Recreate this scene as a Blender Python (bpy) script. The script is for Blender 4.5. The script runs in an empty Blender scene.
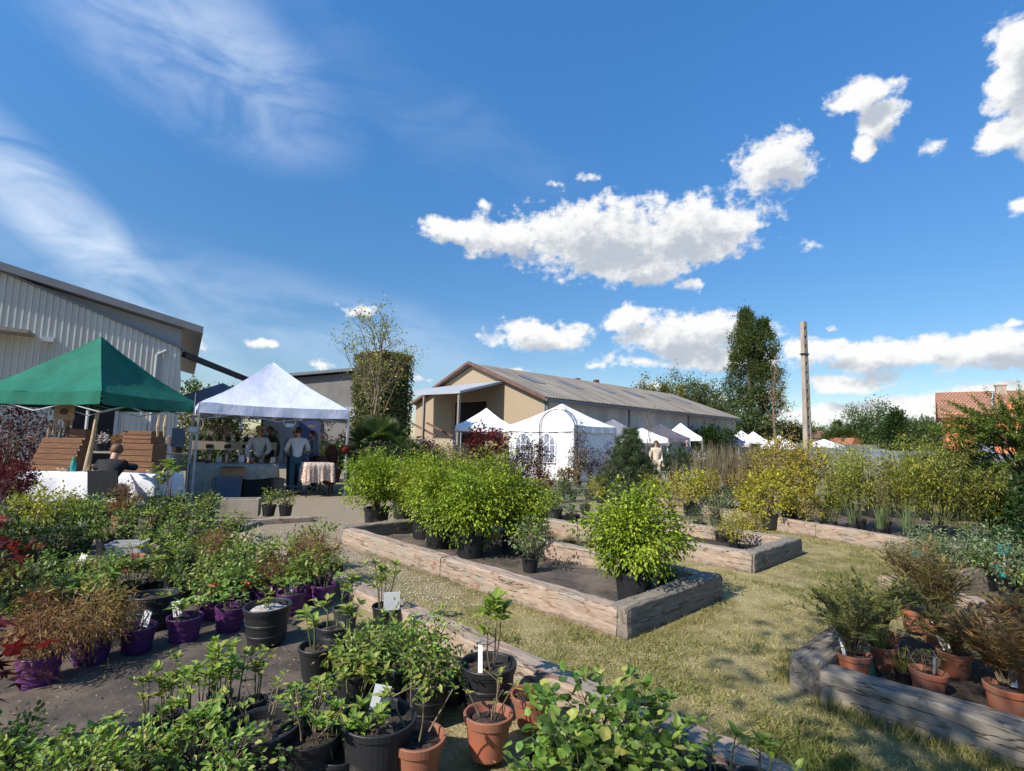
import bpy, math, random
import numpy as np
from mathutils import Vector, Matrix, noise

C = bpy.context.scene.collection
SC = bpy.context.scene
R = math.radians
# ------------------------------------------------------------------ camera
F, H, PITCH, ROLL = 525.0, 1.52, R(6), R(1.4)
cam_d = bpy.data.cameras.new('camera'); cam = bpy.data.objects.new('camera', cam_d); C.objects.link(cam)
cam.matrix_world = Matrix.Translation((0, 0, H)) @ Matrix.Rotation(R(90) + PITCH, 4, 'X') @ Matrix.Rotation(ROLL, 4, 'Z')
cam_d.sensor_width = 36; cam_d.lens = F / 1024 * 36; cam_d.clip_start = .05; cam_d.clip_end = 3000
SC.camera = cam
# ------------------------------------------------------------------ sun, sky, exposure
SUN_AZ, SUN_EL = R(-131), R(39)          # azimuth from +Y clockwise: behind the camera, to the left
sdir = Vector((math.sin(SUN_AZ) * math.cos(SUN_EL), math.cos(SUN_AZ) * math.cos(SUN_EL), math.sin(SUN_EL)))
sun_d = bpy.data.lights.new('sun', 'SUN'); sun = bpy.data.objects.new('sun', sun_d); C.objects.link(sun)
sun_d.energy = 4.4; sun_d.angle = R(.55); sun_d.color = (1, .93, .82)
sun.rotation_euler = (-sdir).to_track_quat('-Z', 'Y').to_euler()
SC.view_settings.view_transform = 'Standard'; SC.view_settings.look = 'None'
SC.view_settings.gamma = 1; SC.view_settings.use_curve_mapping = False
SC.view_settings.exposure = 0.62
SC.cycles.use_denoising = True
SC.cycles.max_bounces = 6; SC.cycles.diffuse_bounces = 3; SC.cycles.glossy_bounces = 2
SC.cycles.transmission_bounces = 4; SC.cycles.transparent_max_bounces = 6


def ray(px, py):
    x = (px - 512) / F; y = (385.5 - py) / F
    x, y = x * math.cos(ROLL) - y * math.sin(ROLL), x * math.sin(ROLL) + y * math.cos(ROLL)
    return Vector((x, math.cos(PITCH) - y * math.sin(PITCH), math.sin(PITCH) + y * math.cos(PITCH)))


def azel(px, py):
    d = ray(px, py).normalized()
    return math.atan2(d.x, d.y), math.asin(d.z)


world = bpy.data.worlds.new('World'); SC.world = world; world.use_nodes = True
nt = world.node_tree; nt.nodes.clear()


def N(t, tree, **kw):
    n = tree.nodes.new(t)
    for k, v in kw.items():
        setattr(n, k, v)
    return n


def mth(tree, op, a, b=None, c=None, clamp=False):
    n = N('ShaderNodeMath', tree, operation=op, use_clamp=clamp)
    for i, s in enumerate((a, b, c)):
        if s is None: continue
        if isinstance(s, (int, float)): n.inputs[i].default_value = s
        else: tree.links.new(s, n.inputs[i])
    return n.outputs[0]


def vmth(tree, op, a, b=None, out=0):
    n = N('ShaderNodeVectorMath', tree, operation=op)
    for i, s in enumerate((a, b)):
        if s is None: continue
        if isinstance(s, (tuple, list)): n.inputs[i].default_value = s
        else: tree.links.new(s, n.inputs[i])
    return n.outputs[out]


def sstep(tree, v, a, b, lo=0., hi=1.):
    n = N('ShaderNodeMapRange', tree, interpolation_type='SMOOTHSTEP')
    tree.links.new(v, n.inputs[0])
    for i, q in enumerate((a, b, lo, hi)): n.inputs[i + 1].default_value = q
    return n.outputs[0]


def mixc(tree, f, a, b, mode='MIX'):
    n = N('ShaderNodeMix', tree, data_type='RGBA', blend_type=mode)
    for i, s in ((0, f), (6, a), (7, b)):
        if isinstance(s, (int, float)): n.inputs[i].default_value = s
        elif isinstance(s, (tuple, list)): n.inputs[i].default_value = tuple(s) + (1,) * (4 - len(s))
        else: tree.links.new(s, n.inputs[i])
    return n.outputs[2]


def noisen(tree, vec, scale, detail=4, rough=.55, out=0, dist=0.):
    n = N('ShaderNodeTexNoise', tree)
    n.inputs['Scale'].default_value = scale; n.inputs['Detail'].default_value = detail
    n.inputs['Roughness'].default_value = rough; n.inputs['Distortion'].default_value = dist
    if vec is not None: tree.links.new(vec, n.inputs['Vector'])
    return n.outputs[out]


CLOUDS = [  # centre x, y, half width, half height of each cumulus of the sky, as angles
    (455, 232, 38, 16), (505, 237, 62, 24), (600, 238, 105, 46), (690, 232, 88, 38), (640, 268, 62, 22), (690, 286, 24, 9), (745, 228, 38, 12),
    (775, 163, 50, 37), (862, 93, 46, 20), (882, 118, 24, 30), (866, 150, 18, 14), (1012, 66, 34, 58), (1004, 138, 32, 20), (1050, 100, 60, 80),
    (540, 336, 62, 18), (628, 319, 36, 16), (690, 336, 90, 26), (725, 357, 90, 17),
    (890, 354, 115, 20), (985, 349, 120, 25), (820, 350, 50, 15), (850, 385, 62, 13), (915, 406, 130, 13), (840, 414, 70, 13), (1000, 394, 80, 14), (800, 434, 60, 13),
    (363, 308, 30, 9), (323, 364, 28, 7), (195, 341, 26, 11), (258, 343, 24, 6), (485, 204, 13, 8), (588, 178, 24, 6), (805, 243, 26, 9),
    (933, 148, 19, 12), (1024, 205, 16, 12), (715, 380, 26, 10), (590, 366, 20, 6), (425, 381, 18, 6), (555, 184, 14, 5), (835, 330, 14, 5), (1010, 320, 30, 5), (655, 385, 40, 7), (520, 372, 30, 6), (640, 362, 60, 9), (770, 395, 50, 9), (815, 428, 60, 8), (930, 425, 70, 8), (720, 398, 40, 7)]
g = bpy.data.node_groups.new('cumulus', 'ShaderNodeTree')
g.interface.new_socket('Vector', in_out='INPUT', socket_type='NodeSocketVector')
g.interface.new_socket('Density', in_out='OUTPUT', socket_type='NodeSocketFloat')
gi, go = N('NodeGroupInput', g), N('NodeGroupOutput', g)
V = gi.outputs[0]
wob = vmth(g, 'SUBTRACT', noisen(g, V, 15, 4, .55, out=1), (.5, .5, .5))
Vw = vmth(g, 'ADD', V, vmth(g, 'MULTIPLY', wob, (.055, .032, 0)))
best = None
for (px, py, hw, hh) in CLOUDS:
    small = hh <= 12
    if small: hw, hh = hw * 1.6, hh * 1.9
    a0, e0 = azel(px, py); a1, _ = azel(px + hw, py); _, e1 = azel(px, py - hh)
    q = vmth(g, 'MULTIPLY', vmth(g, 'SUBTRACT', Vw, (a0, e0, 0)), (1 / (a1 - a0), 1 / (e1 - e0), 0))
    d = vmth(g, 'LENGTH', q, out=1)
    if small: d = mth(g, 'ADD', d, .58)
    best = d if best is None else mth(g, 'SMOOTH_MIN', best, d, .25)
dens = mth(g, 'SUBTRACT', 1.0, best)
fb = noisen(g, vmth(g, 'MULTIPLY', V, (1, 1.5, 1)), 19, 8, .6)
dens = mth(g, 'ADD', dens, mth(g, 'MULTIPLY', mth(g, 'SUBTRACT', fb, .5), 1.6))
fb2 = noisen(g, V, 62, 6, .6)
dens = mth(g, 'ADD', dens, mth(g, 'MULTIPLY', mth(g, 'SUBTRACT', fb2, .5), .75))
g.links.new(dens, go.inputs[0])

tc = N('ShaderNodeTexCoord', nt)
dirv = tc.outputs['Generated']
sep = N('ShaderNodeSeparateXYZ', nt); nt.links.new(dirv, sep.inputs[0])
az = mth(nt, 'ARCTAN2', sep.outputs[0], sep.outputs[1])
el = mth(nt, 'ARCSINE', sep.outputs[2])
cmb = N('ShaderNodeCombineXYZ', nt); nt.links.new(az, cmb.inputs[0]); nt.links.new(el, cmb.inputs[1])
AE = cmb.outputs[0]


def cloud_at(off):
    n = N('ShaderNodeGroup', nt, node_tree=g)
    nt.links.new(vmth(nt, 'ADD', AE, off) if off else AE, n.inputs[0])
    return n.outputs[0]


d0 = cloud_at(None); d1 = cloud_at((-.014, .03, 0))
alpha = sstep(nt, d0, -.02, .42, 0, .98)
lit = sstep(nt, d1, .05, .85)
sky = N('ShaderNodeTexSky', nt, sky_type='NISHITA')
sky.sun_disc = False; sky.sun_elevation = SUN_EL; sky.sun_rotation = SUN_AZ
sky.air_density = 1.0; sky.dust_density = .35; sky.ozone_density = 2.0; sky.altitude = 100
hs = N('ShaderNodeHueSaturation', nt); hs.inputs['Saturation'].default_value = 1.31; hs.inputs['Value'].default_value = 1.0
nt.links.new(sky.outputs[0], hs.inputs['Color'])
SKYC = mixc(nt, 1.0, hs.outputs[0], (.96, .955, .98), 'MULTIPLY')
elf = sstep(nt, el, -.02, .85, .52, 1.10)
SKYC = vmth(nt, 'MULTIPLY', SKYC, N('ShaderNodeCombineXYZ', nt).outputs[0])
for i in range(3): nt.links.new(elf, SKYC.node.inputs[1].links[0].from_node.inputs[i])
# thin high cirrus: streaks stretched along one direction
rot = N('ShaderNodeMapping', nt); rot.inputs['Rotation'].default_value = (0, 0, R(38)); rot.inputs['Scale'].default_value = (2.0, 5.5, 1)
nt.links.new(AE, rot.inputs[0])
cir = noisen(nt, rot.outputs[0], 2.1, 8, .58, dist=.6)


def patch(px, py, hw, hh, ang=0):
    a0, e0 = azel(px, py)
    m = N('ShaderNodeMapping', nt, vector_type='TEXTURE'); m.inputs['Location'].default_value = (a0, e0, 0); m.inputs['Rotation'].default_value = (0, 0, R(ang))
    m.inputs['Scale'].default_value = (hw / 560, hh / 560, 1); nt.links.new(AE, m.inputs[0])
    return sstep(nt, vmth(nt, 'LENGTH', m.outputs[0], out=1), 1.0, .2)


pm = mth(nt, 'MAXIMUM', mth(nt, 'MULTIPLY', patch(60, 222, 240, 42, -38), 1.0), mth(nt, 'MULTIPLY', patch(205, 55, 185, 85, -12), .62))
pm = mth(nt, 'MAXIMUM', pm, mth(nt, 'MULTIPLY', patch(290, 318, 400, 60, -8), .36))
pm = mth(nt, 'MAXIMUM', pm, mth(nt, 'MULTIPLY', patch(420, 110, 260, 60, -20), .12))
cirrus = mth(nt, 'MULTIPLY', sstep(nt, cir, .30, .72), pm, clamp=True)
cirrus = mth(nt, 'MULTIPLY', cirrus, .85)
base = mixc(nt, cirrus, SKYC, (3.6, 4.1, 4.8))
cl = mixc(nt, lit, (4.4, 4.4, 4.35), (2.35, 2.55, 2.85))
skyfin = mixc(nt, alpha, base, cl)
bg = N('ShaderNodeBackground', nt); bg.inputs[1].default_value = .148
nt.links.new(skyfin, bg.inputs[0])
wo = N('ShaderNodeOutputWorld', nt); nt.links.new(bg.outputs[0], wo.inputs[0])


def P(px, py, z=0.):
    """the point at height z where the view through (px, py) meets it: used to read the plan off the photograph"""
    d = ray(px, py); k = (z - H) / d.z
    return (d.x * k, d.y * k)


def X(px, d, py=440): r = ray(px, py); return r.x / r.y * d
def Z(py, d, px=512): r = ray(px, py); return H + r.z / r.y * d
# ------------------------------------------------------------------ materials
MATS = {}


def base_mat(name):
    m = bpy.data.materials.new(name); m.use_nodes = True; t = m.node_tree
    b = t.nodes['Principled BSDF']; MATS[name] = m
    return m, t, b


def setrgb(t, sock, v):
    if isinstance(v, (tuple, list)): sock.default_value = tuple(v) + (1,) * (4 - len(v))
    else: t.links.new(v, sock)


def bump(t, b, h, strength=.4, dist=.01):
    n = N('ShaderNodeBump', t); n.inputs['Strength'].default_value = strength; n.inputs['Distance'].default_value = dist
    t.links.new(h, n.inputs['Height']); t.links.new(n.outputs[0], b.inputs['Normal'])


def mat(name, c, c2=None, scale=6., rough=.7, stretch=(1, 1, 1), bmp=0., bdist=.01, lo=.35, hi=.65, metal=0., vary=0., spec=.4, detail=6):
    """a plain worn surface: two tones mixed by noise, with bump; vary = change of value from object to object"""
    m, t, b = base_mat(name)
    tcn = N('ShaderNodeTexCoord', t); mp = N('ShaderNodeMapping', t); mp.inputs['Scale'].default_value = stretch
    t.links.new(tcn.outputs['Object'], mp.inputs[0])
    nz = noisen(t, mp.outputs[0], scale, detail, .62)
    c2 = c2 or tuple(x * .75 for x in c)
    col = mixc(t, sstep(t, nz, lo, hi), c2, c)
    if vary:
        oi = N('ShaderNodeObjectInfo', t); hv = N('ShaderNodeHueSaturation', t)
        t.links.new(mth(t, 'MULTIPLY_ADD', oi.outputs['Random'], vary, 1 - vary / 2), hv.inputs['Value'])
        t.links.new(col, hv.inputs['Color']); col = hv.outputs[0]
    setrgb(t, b.inputs['Base Color'], col)
    b.inputs['Roughness'].default_value = rough; b.inputs['Metallic'].default_value = metal; b.inputs['Specular IOR Level'].default_value = spec
    if bmp: bump(t, b, nz, bmp, bdist)
    return m


def leaf_mat(name, cols, trans=.32, rough=.42, spec=.35, vary=.25):
    """foliage: each leaf takes its own tone of the ramp (attribute 'tone'), light passes through"""
    m, t, b = base_mat(name)
    at = N('ShaderNodeAttribute', t, attribute_name='tone')
    rp = N('ShaderNodeValToRGB', t); e = rp.color_ramp.elements
    while len(e) < len(cols): e.new(.5)
    for i, c in enumerate(cols):
        e[i].position = i / (len(cols) - 1); e[i].color = tuple(c) + (1,)
    t.links.new(at.outputs['Fac'], rp.inputs[0])
    oi = N('ShaderNodeObjectInfo', t); hv = N('ShaderNodeHueSaturation', t)
    t.links.new(mth(t, 'MULTIPLY_ADD', oi.outputs['Random'], vary, 1 - vary / 2), hv.inputs['Value'])
    t.links.new(mth(t, 'MULTIPLY_ADD', oi.outputs['Random'], .03, .485), hv.inputs['Hue'])
    t.links.new(rp.outputs[0], hv.inputs['Color'])
    t.links.new(hv.outputs[0], b.inputs['Base Color'])
    b.inputs['Roughness'].default_value = rough; b.inputs['Specular IOR Level'].default_value = spec
    tr = N('ShaderNodeBsdfTranslucent', t)
    t.links.new(mixc(t, .45, hv.outputs[0], (.30, .36, .03)), tr.inputs[0]) if trans < .5 else t.links.new(hv.outputs[0], tr.inputs[0])
    ms = N('ShaderNodeMixShader', t); ms.inputs[0].default_value = trans
    t.links.new(b.outputs[0], ms.inputs[1]); t.links.new(tr.outputs[0], ms.inputs[2])
    t.links.new(ms.outputs[0], t.nodes['Material Output'].inputs[0])
    return m


L = {
    'lime': leaf_mat('lime_leaf', [(.075, .135, .008), (.21, .30, .016), (.38, .46, .04)]),
    'green': leaf_mat('green_leaf', [(.045, .09, .014), (.105, .185, .027), (.19, .30, .05), (.34, .34, .08)]),
    'fresh': leaf_mat('fresh_leaf', [(.06, .11, .013), (.135, .22, .023), (.24, .34, .05), (.38, .36, .08)]),
    'dark': leaf_mat('dark_leaf', [(.010, .026, .008), (.022, .05, .012), (.042, .085, .02)], trans=.18),
    'grey': leaf_mat('greygreen_leaf', [(.065, .095, .035), (.12, .165, .07), (.20, .25, .12)], trans=.2),
    'yellow': leaf_mat('yellow_leaf', [(.14, .15, .012), (.33, .29, .02), (.50, .42, .05)]),
    'gold': leaf_mat('gold_leaf', [(.17, .13, .02), (.32, .25, .04), (.45, .36, .07)]),
    'orange': leaf_mat('orange_leaf', [(.13, .055, .014), (.26, .12, .03), (.36, .20, .06)], trans=.55),
    'rust': leaf_mat('rust_leaf', [(.16, .08, .028), (.33, .18, .06), (.48, .31, .12)], trans=.55),
    'red': leaf_mat('red_leaf', [(.05, .006, .008), (.12, .012, .016), (.20, .03, .028)], trans=.55),
    'purple': leaf_mat('purple_leaf', [(.025, .01, .014), (.055, .02, .026), (.10, .045, .045)], trans=.5),
    'bamboo': leaf_mat('bamboo_leaf', [(.10, .115, .014), (.21, .22, .026), (.34, .335, .05), (.42, .36, .08)]),
    'straw': leaf_mat('straw_leaf', [(.15, .115, .055), (.26, .21, .11), (.38, .33, .20)], trans=.5),
    'olive': leaf_mat('olive_leaf', [(.10, .115, .03), (.20, .205, .05), (.34, .31, .09)], trans=.5),
    'brown': leaf_mat('brown_leaf', [(.15, .115, .04), (.27, .21, .075), (.40, .32, .13)], trans=.5),
    'juniper': leaf_mat('juniper_leaf', [(.03, .062, .014), (.095, .155, .022), (.20, .27, .04)], trans=.15),
    'palm': leaf_mat('palm_leaf', [(.03, .06, .018), (.07, .115, .035), (.13, .18, .07)], trans=.2),
    'tree': leaf_mat('tree_leaf', [(.03, .058, .018), (.065, .10, .03), (.115, .155, .05)], trans=.25),
    'pine': leaf_mat('pine_needles', [(.03, .05, .02), (.06, .09, .035), (.12, .16, .065)], trans=.15),
    'hedge': leaf_mat('clipped_hedge_leaf', [(.05, .065, .015), (.12, .125, .03), (.20, .19, .05)], trans=.15),
    'treepale': leaf_mat('pale_tree_leaf', [(.05, .08, .03), (.095, .135, .05), (.15, .19, .085)], trans=.25),
    'treeyellow': leaf_mat('yellow_tree_leaf', [(.07, .075, .012), (.13, .125, .02), (.19, .17, .035)], trans=.25),
    'grass': leaf_mat('grass_blade', [(.10, .12, .03), (.22, .215, .065), (.36, .31, .12), (.47, .41, .20)], trans=.3, rough=.7, spec=.15, vary=0),
    'flower': leaf_mat('white_flower', [(.6, .55, .5), (.75, .7, .65), (.8, .78, .76)], trans=.5),
}
M = {
    'bark': mat('bark', (.13, .10, .075), (.06, .045, .035), 9, .9, (1, 1, .25), .6, .01),
    'twig': mat('twig', (.22, .16, .10), (.10, .07, .045), 20, .8),
    'greentwig': mat('green_twig', (.13, .15, .05), (.07, .07, .03), 20, .7),
    'blackpot': mat('black_pot', (.016, .017, .019), (.07, .062, .052), 7, .5, vary=.6, lo=.25, hi=.42),
    'greypot': mat('grey_pot', (.045, .05, .055), (.03, .033, .036), 6, .5, vary=.4),
    'purplepot': mat('purple_pot', (.085, .02, .10), (.07, .045, .06), 8, .5, vary=.4, lo=.28, hi=.44),
    'terracotta': mat('terracotta_pot', (.38, .115, .055), (.27, .12, .075), 7, .62, vary=.25, bmp=.1, bdist=.003),
    'greenpot': mat('green_pot', (.02, .09, .055), (.015, .06, .04), 6, .45),
    'soil': mat('soil', (.075, .052, .036), (.022, .016, .012), 40, .95, bmp=.8, bdist=.02),
    'whitesoil': mat('white_mineral_topping', (.5, .48, .45), (.2, .18, .16), 60, .9, bmp=.6, bdist=.01),
    'tagwhite': mat('white_plastic', (.72, .72, .70), (.55, .55, .54), 3, .5),
    'tagorange': mat('orange_card', (.75, .16, .02), (.6, .10, .02), 9, .5),
    'tagteal': mat('teal_card', (.01, .34, .30), (.01, .25, .24), 9, .5),
    'taggreen': mat('green_card', (.02, .16, .06), (.15, .25, .12), 30, .5),
    'white': mat('white_fabric', (.78, .78, .78), (.66, .67, .69), 2, .8, (1, 1, .5), bmp=.4, bdist=.05, spec=.2),
    'cloth': mat('white_tablecloth', (.74, .74, .78), (.66, .66, .72), 2, .85, bmp=.2, bdist=.03, spec=.2),
    'tentgreen': mat('green_tent_fabric', (.007, .14, .09), (.005, .105, .066), 2.2, .75, (1, 1, .6), bmp=.55, bdist=.06, spec=.25),
    'tentblue': mat('pale_blue_tent_fabric', (.60, .63, .75), (.53, .56, .69), 2.2, .8, (1, 1, .6), bmp=.55, bdist=.06, spec=.2),
    'tentgrey': mat('grey_tent_fabric', (.20, .20, .24), (.16, .16, .19), 1.5, .8),
    'tentdark': mat('dark_tent_fabric', (.10, .09, .12), (.075, .07, .09), 1.5, .8),
    'tentbeige': mat('beige_tent_fabric', (.62, .52, .42), (.55, .45, .36), 1.5, .8),
    'tentlilac': mat('lilac_tent_fabric', (.58, .50, .56), (.5, .43, .5), 1.5, .8),
    'steel': mat('painted_steel', (.55, .56, .58), (.42, .43, .45), 4, .45, metal=.3),
    'darkmetal': mat('dark_metal', (.03, .03, .033), (.045, .04, .04), 8, .5, metal=.4),
    'rust': mat('rusty_iron', (.20, .065, .03), (.10, .035, .02), 14, .85),
    'glass': mat('window_plastic', (.16, .18, .26), (.28, .30, .36), 6, .15),
    'wood': mat('stained_wood', (.22, .10, .045), (.13, .06, .028), 6, .65, (1, 8, 8), .2, .004),
    'palewood': mat('pale_wood', (.48, .36, .22), (.33, .23, .13), 7, .7, (1, 8, 8), .3, .004),
    'greywood': mat('grey_wood', (.30, .27, .23), (.19, .165, .14), 8, .8, (1, 8, 8), .3, .004),
    'cardboard': mat('cardboard', (.34, .20, .10), (.28, .16, .08), 4, .8),
    'bluebox': mat('blue_plastic', (.10, .14, .20), (.08, .11, .16), 4, .5),
    'bluedoor': mat('blue_paint', (.012, .03, .12), (.01, .025, .10), 4, .5),
    'black': mat('black_fabric', (.010, .010, .012), (.016, .016, .018), 20, .85, bmp=.2),
    'charcoal': mat('charcoal_fabric', (.03, .031, .035), (.022, .022, .025), 20, .8),
    'jeans': mat('denim', (.13, .22, .34), (.09, .16, .27), 25, .85),
    'teal': mat('teal_cotton', (.03, .09, .13), (.02, .07, .10), 15, .85),
    'tealtop': mat('light_teal_cotton', (.10, .24, .29), (.07, .18, .23), 15, .85),
    'cream': mat('cream_knit', (.66, .56, .42), (.56, .46, .33), 40, .9, bmp=.3),
    'offwhite': mat('offwhite_cotton', (.60, .59, .59), (.5, .5, .51), 14, .9),
    'olivecloth': mat('olive_cotton', (.10, .10, .055), (.075, .075, .04), 15, .9),
    'navy': mat('navy_cotton', (.025, .03, .06), (.018, .02, .04), 15, .9),
    'bluegrey': mat('bluegrey_cotton', (.20, .24, .31), (.15, .18, .24), 15, .9),
    'skin': mat('skin', (.50, .27, .18), (.43, .22, .15), 9, .5),
    'hairwhite': mat('grey_hair', (.45, .42, .40), (.3, .28, .27), 30, .7),
    'hairdark': mat('dark_hair', (.03, .02, .016), (.05, .035, .025), 30, .6),
    'hairbrown': mat('brown_hair', (.16, .08, .04), (.10, .05, .03), 30, .6),
    'straw': mat('straw_hat', (.5, .36, .17), (.38, .26, .12), 30, .8),
    'sage': mat('grey_green_cloth', (.33, .32, .27), (.24, .235, .20), 5, .9, bmp=.3, bdist=.02),
    'corr': mat('grey_cladding', (.54, .53, .49), (.46, .45, .41), 1.3, .55, (1, 1, .2), vary=0),
    'panel': mat('pale_grey_cladding', (.36, .38, .41), (.33, .35, .38), 1.5, .6),
    'roofgrey': mat('grey_roof_edge', (.17, .18, .20), (.14, .15, .17), 2, .55),
    'dark': mat('painted_interior_shade', (.008, .008, .010), (.012, .012, .014), 3, .9),  # near-black colour carries the shade inside openings
    'shedwall': mat('weathered_grey_render', (.21, .20, .19), (.16, .155, .15), 1.2, .9, (1, 1, .4)),
    'sidewall': mat('grey_concrete_wall', (.50, .475, .43), (.38, .36, .325), .9, .9, (1, 1, .35), .2),
    'fibre': mat('fibre_cement_roof', (.215, .195, .17), (.12, .108, .094), 1.1, .9, (1.2, .25, .25), .2, .02, .3, .7),
    'verge': mat('brown_roof_edge', (.16, .085, .06), (.11, .06, .045), 2, .8),
    'brickorange': mat('orange_render', (.72, .24, .10), (.64, .20, .085), 2, .85),
    'concrete': mat('pole_concrete', (.34, .29, .23), (.24, .20, .16), 3, .9, (1, 1, .3), .3, .01),
    'hedgecore': mat('hedge_twigs', (.02, .03, .012), (.012, .02, .008), 9, .9),
    'poly': mat('tunnel_sheet', (.19, .20, .205), (.15, .155, .16), 1.2, .45),
    'pebble': mat('pebble', (.50, .43, .33), (.33, .28, .21), 3, .85),
    'litter': mat('dry_litter', (.34, .25, .15), (.16, .11, .07), 2, .9),
    'redball': mat('red_flower_ball', (.30, .03, .02), (.18, .02, .015), 30, .9),
    'plank': mat('lounger_plastic', (.48, .47, .45), (.4, .39, .38), 3, .5),
}


def sleeper_mat(name, light, darkc, grey):
    m, t, b = base_mat(name)
    tcn = N('ShaderNodeTexCoord', t); ob = tcn.outputs['Object']
    oi = N('ShaderNodeObjectInfo', t)
    off = vmth(t, 'ADD', ob, oi.outputs['Location'])

    def st(s, sc, d=6, r=.6, dist=0.):
        mp = N('ShaderNodeMapping', t); mp.inputs['Scale'].default_value = s; t.links.new(off, mp.inputs[0])
        return noisen(t, mp.outputs[0], sc, d, r, dist=dist)
    grain = st((1, 6, 6), 7, 9, .68, .3)
    patchy = st((1, 2.2, 2.2), 2.6, 4)
    crack = st((.4, 5, 5), 2.3, 4, .5, .5)
    col = mixc(t, sstep(t, grain, .3, .7), darkc, light)
    col = mixc(t, sstep(t, patchy, .42, .62, 0, .8), col, grey)
    ck = mth(t, 'ABSOLUTE', mth(t, 'SUBTRACT', crack, .5))
    ckm = sstep(t, ck, .001, .011)
    col = mixc(t, ckm, (.07, .05, .036), col)
    blot = st((1.4, 2.4, 2.4), 4.2, 5, .65)
    col = mixc(t, sstep(t, blot, .58, .70, 0, .75), col, (.20, .085, .055) if name.startswith('pale') else (.06, .05, .04))
    sz = N('ShaderNodeSeparateXYZ', t); t.links.new(ob, sz.inputs[0])
    soilm = sstep(t, mth(t, 'ADD', sz.outputs[2], mth(t, 'MULTIPLY', mth(t, 'SUBTRACT', blot, .5), .28)), -.04, -.13, 0, .7)
    col = mixc(t, soilm, col, (.10, .08, .055))
    setrgb(t, b.inputs['Base Color'], col); b.inputs['Roughness'].default_value = .9; b.inputs['Specular IOR Level'].default_value = .2
    bump(t, b, mth(t, 'ADD', mth(t, 'MULTIPLY', grain, .6), mth(t, 'MULTIPLY', ckm, .8)), .7, .012)
    return m


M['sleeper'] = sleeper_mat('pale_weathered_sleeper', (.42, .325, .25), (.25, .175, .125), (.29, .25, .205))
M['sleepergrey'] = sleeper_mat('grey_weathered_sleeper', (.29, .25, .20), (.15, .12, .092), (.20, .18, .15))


def ground_mat():
    m, t, b = base_mat('grass_and_gravel')
    tcn = N('ShaderNodeTexCoord', t); ob = tcn.outputs['Object']
    big = noisen(t, ob, .55, 4, .6); mid = noisen(t, ob, 3.2, 5, .65); fine = noisen(t, ob, 46, 5, .7)
    vor = N('ShaderNodeTexVoronoi', t); vor.inputs['Scale'].default_value = 46; t.links.new(ob, vor.inputs['Vector'])
    s = vmth(t, 'DOT_PRODUCT', ob, (-.67, .742, 0), out=1)
    s = mth(t, 'ADD', s, mth(t, 'MULTIPLY_ADD', mid, 2.4, -1.2))
    grav = sstep(t, s, 3.6, 6.6)
    gm = mth(t, 'ADD', mth(t, 'MULTIPLY', mid, .6), mth(t, 'MULTIPLY', big, .5))
    grass = mixc(t, sstep(t, gm, .42, .68), (.18, .16, .06), (.42, .345, .175))
    grass = mixc(t, sstep(t, fine, .35, .65, 0, .45), grass, (.06, .05, .025))
    gcol = mixc(t, sstep(t, fine, .35, .68), (.22, .175, .12), (.47, .40, .295))
    gcol = mixc(t, mth(t, 'MULTIPLY', vor.outputs['Distance'], .9), gcol, (.2, .16, .11))
    gcol = mixc(t, sstep(t, mid, .45, .75, 0, .4), gcol, (.2, .18, .09))
    setrgb(t, b.inputs['Base Color'], mixc(t, grav, grass, gcol))
    b.inputs['Roughness'].default_value = .95; b.inputs['Specular IOR Level'].default_value = .15
    bump(t, b, mth(t, 'ADD', fine, mth(t, 'MULTIPLY', vor.outputs['Distance'], .6)), .9, .012)
    return m


def fabric_mat():
    m, t, b = base_mat('weed_fabric')
    tcn = N('ShaderNodeTexCoord', t); ob = tcn.outputs['Object']
    mid = noisen(t, ob, 2.5, 6, .65); fine = noisen(t, ob, 70, 4, .7); big = noisen(t, ob, .9, 3)
    col = mixc(t, sstep(t, mid, .38, .66), (.050, .040, .031), (.135, .102, .074))
    col = mixc(t, sstep(t, fine, .55, .75, 0, .7), col, (.15, .115, .08))
    col = mixc(t, sstep(t, big, .5, .7, 0, .5), col, (.10, .082, .064))
    setrgb(t, b.inputs['Base Color'], col); b.inputs['Roughness'].default_value = .85
    bump(t, b, mth(t, 'ADD', mth(t, 'MULTIPLY', mid, 2.), mth(t, 'MULTIPLY', fine, .25)), .7, .02)
    return m


def block_mat():
    m, t, b = base_mat('tan_block_wall')
    tcn = N('ShaderNodeTexCoord', t)
    mp = N('ShaderNodeMapping', t); mp.inputs['Rotation'].default_value = (R(90), 0, 0); t.links.new(tcn.outputs['Object'], mp.inputs[0])
    br = N('ShaderNodeTexBrick', t); br.inputs['Scale'].default_value = 1; br.inputs['Brick Width'].default_value = 1.6; br.inputs['Row Height'].default_value = .8
    br.inputs['Mortar Size'].default_value = .018; br.offset = 0
    br.inputs['Color1'].default_value = (.70, .60, .455, 1); br.inputs['Color2'].default_value = (.64, .55, .42, 1); br.inputs['Mortar'].default_value = (.33, .26, .18, 1)
    t.links.new(mp.outputs[0], br.inputs['Vector'])
    nz = noisen(t, tcn.outputs['Object'], 1.4, 6, .65)
    setrgb(t, b.inputs['Base Color'], mixc(t, sstep(t, nz, .4, .75, 0, .45), br.outputs[0], (.34, .28, .2)))
    b.inputs['Roughness'].default_value = .9; b.inputs['Specular IOR Level'].default_value = .2
    return m


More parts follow.
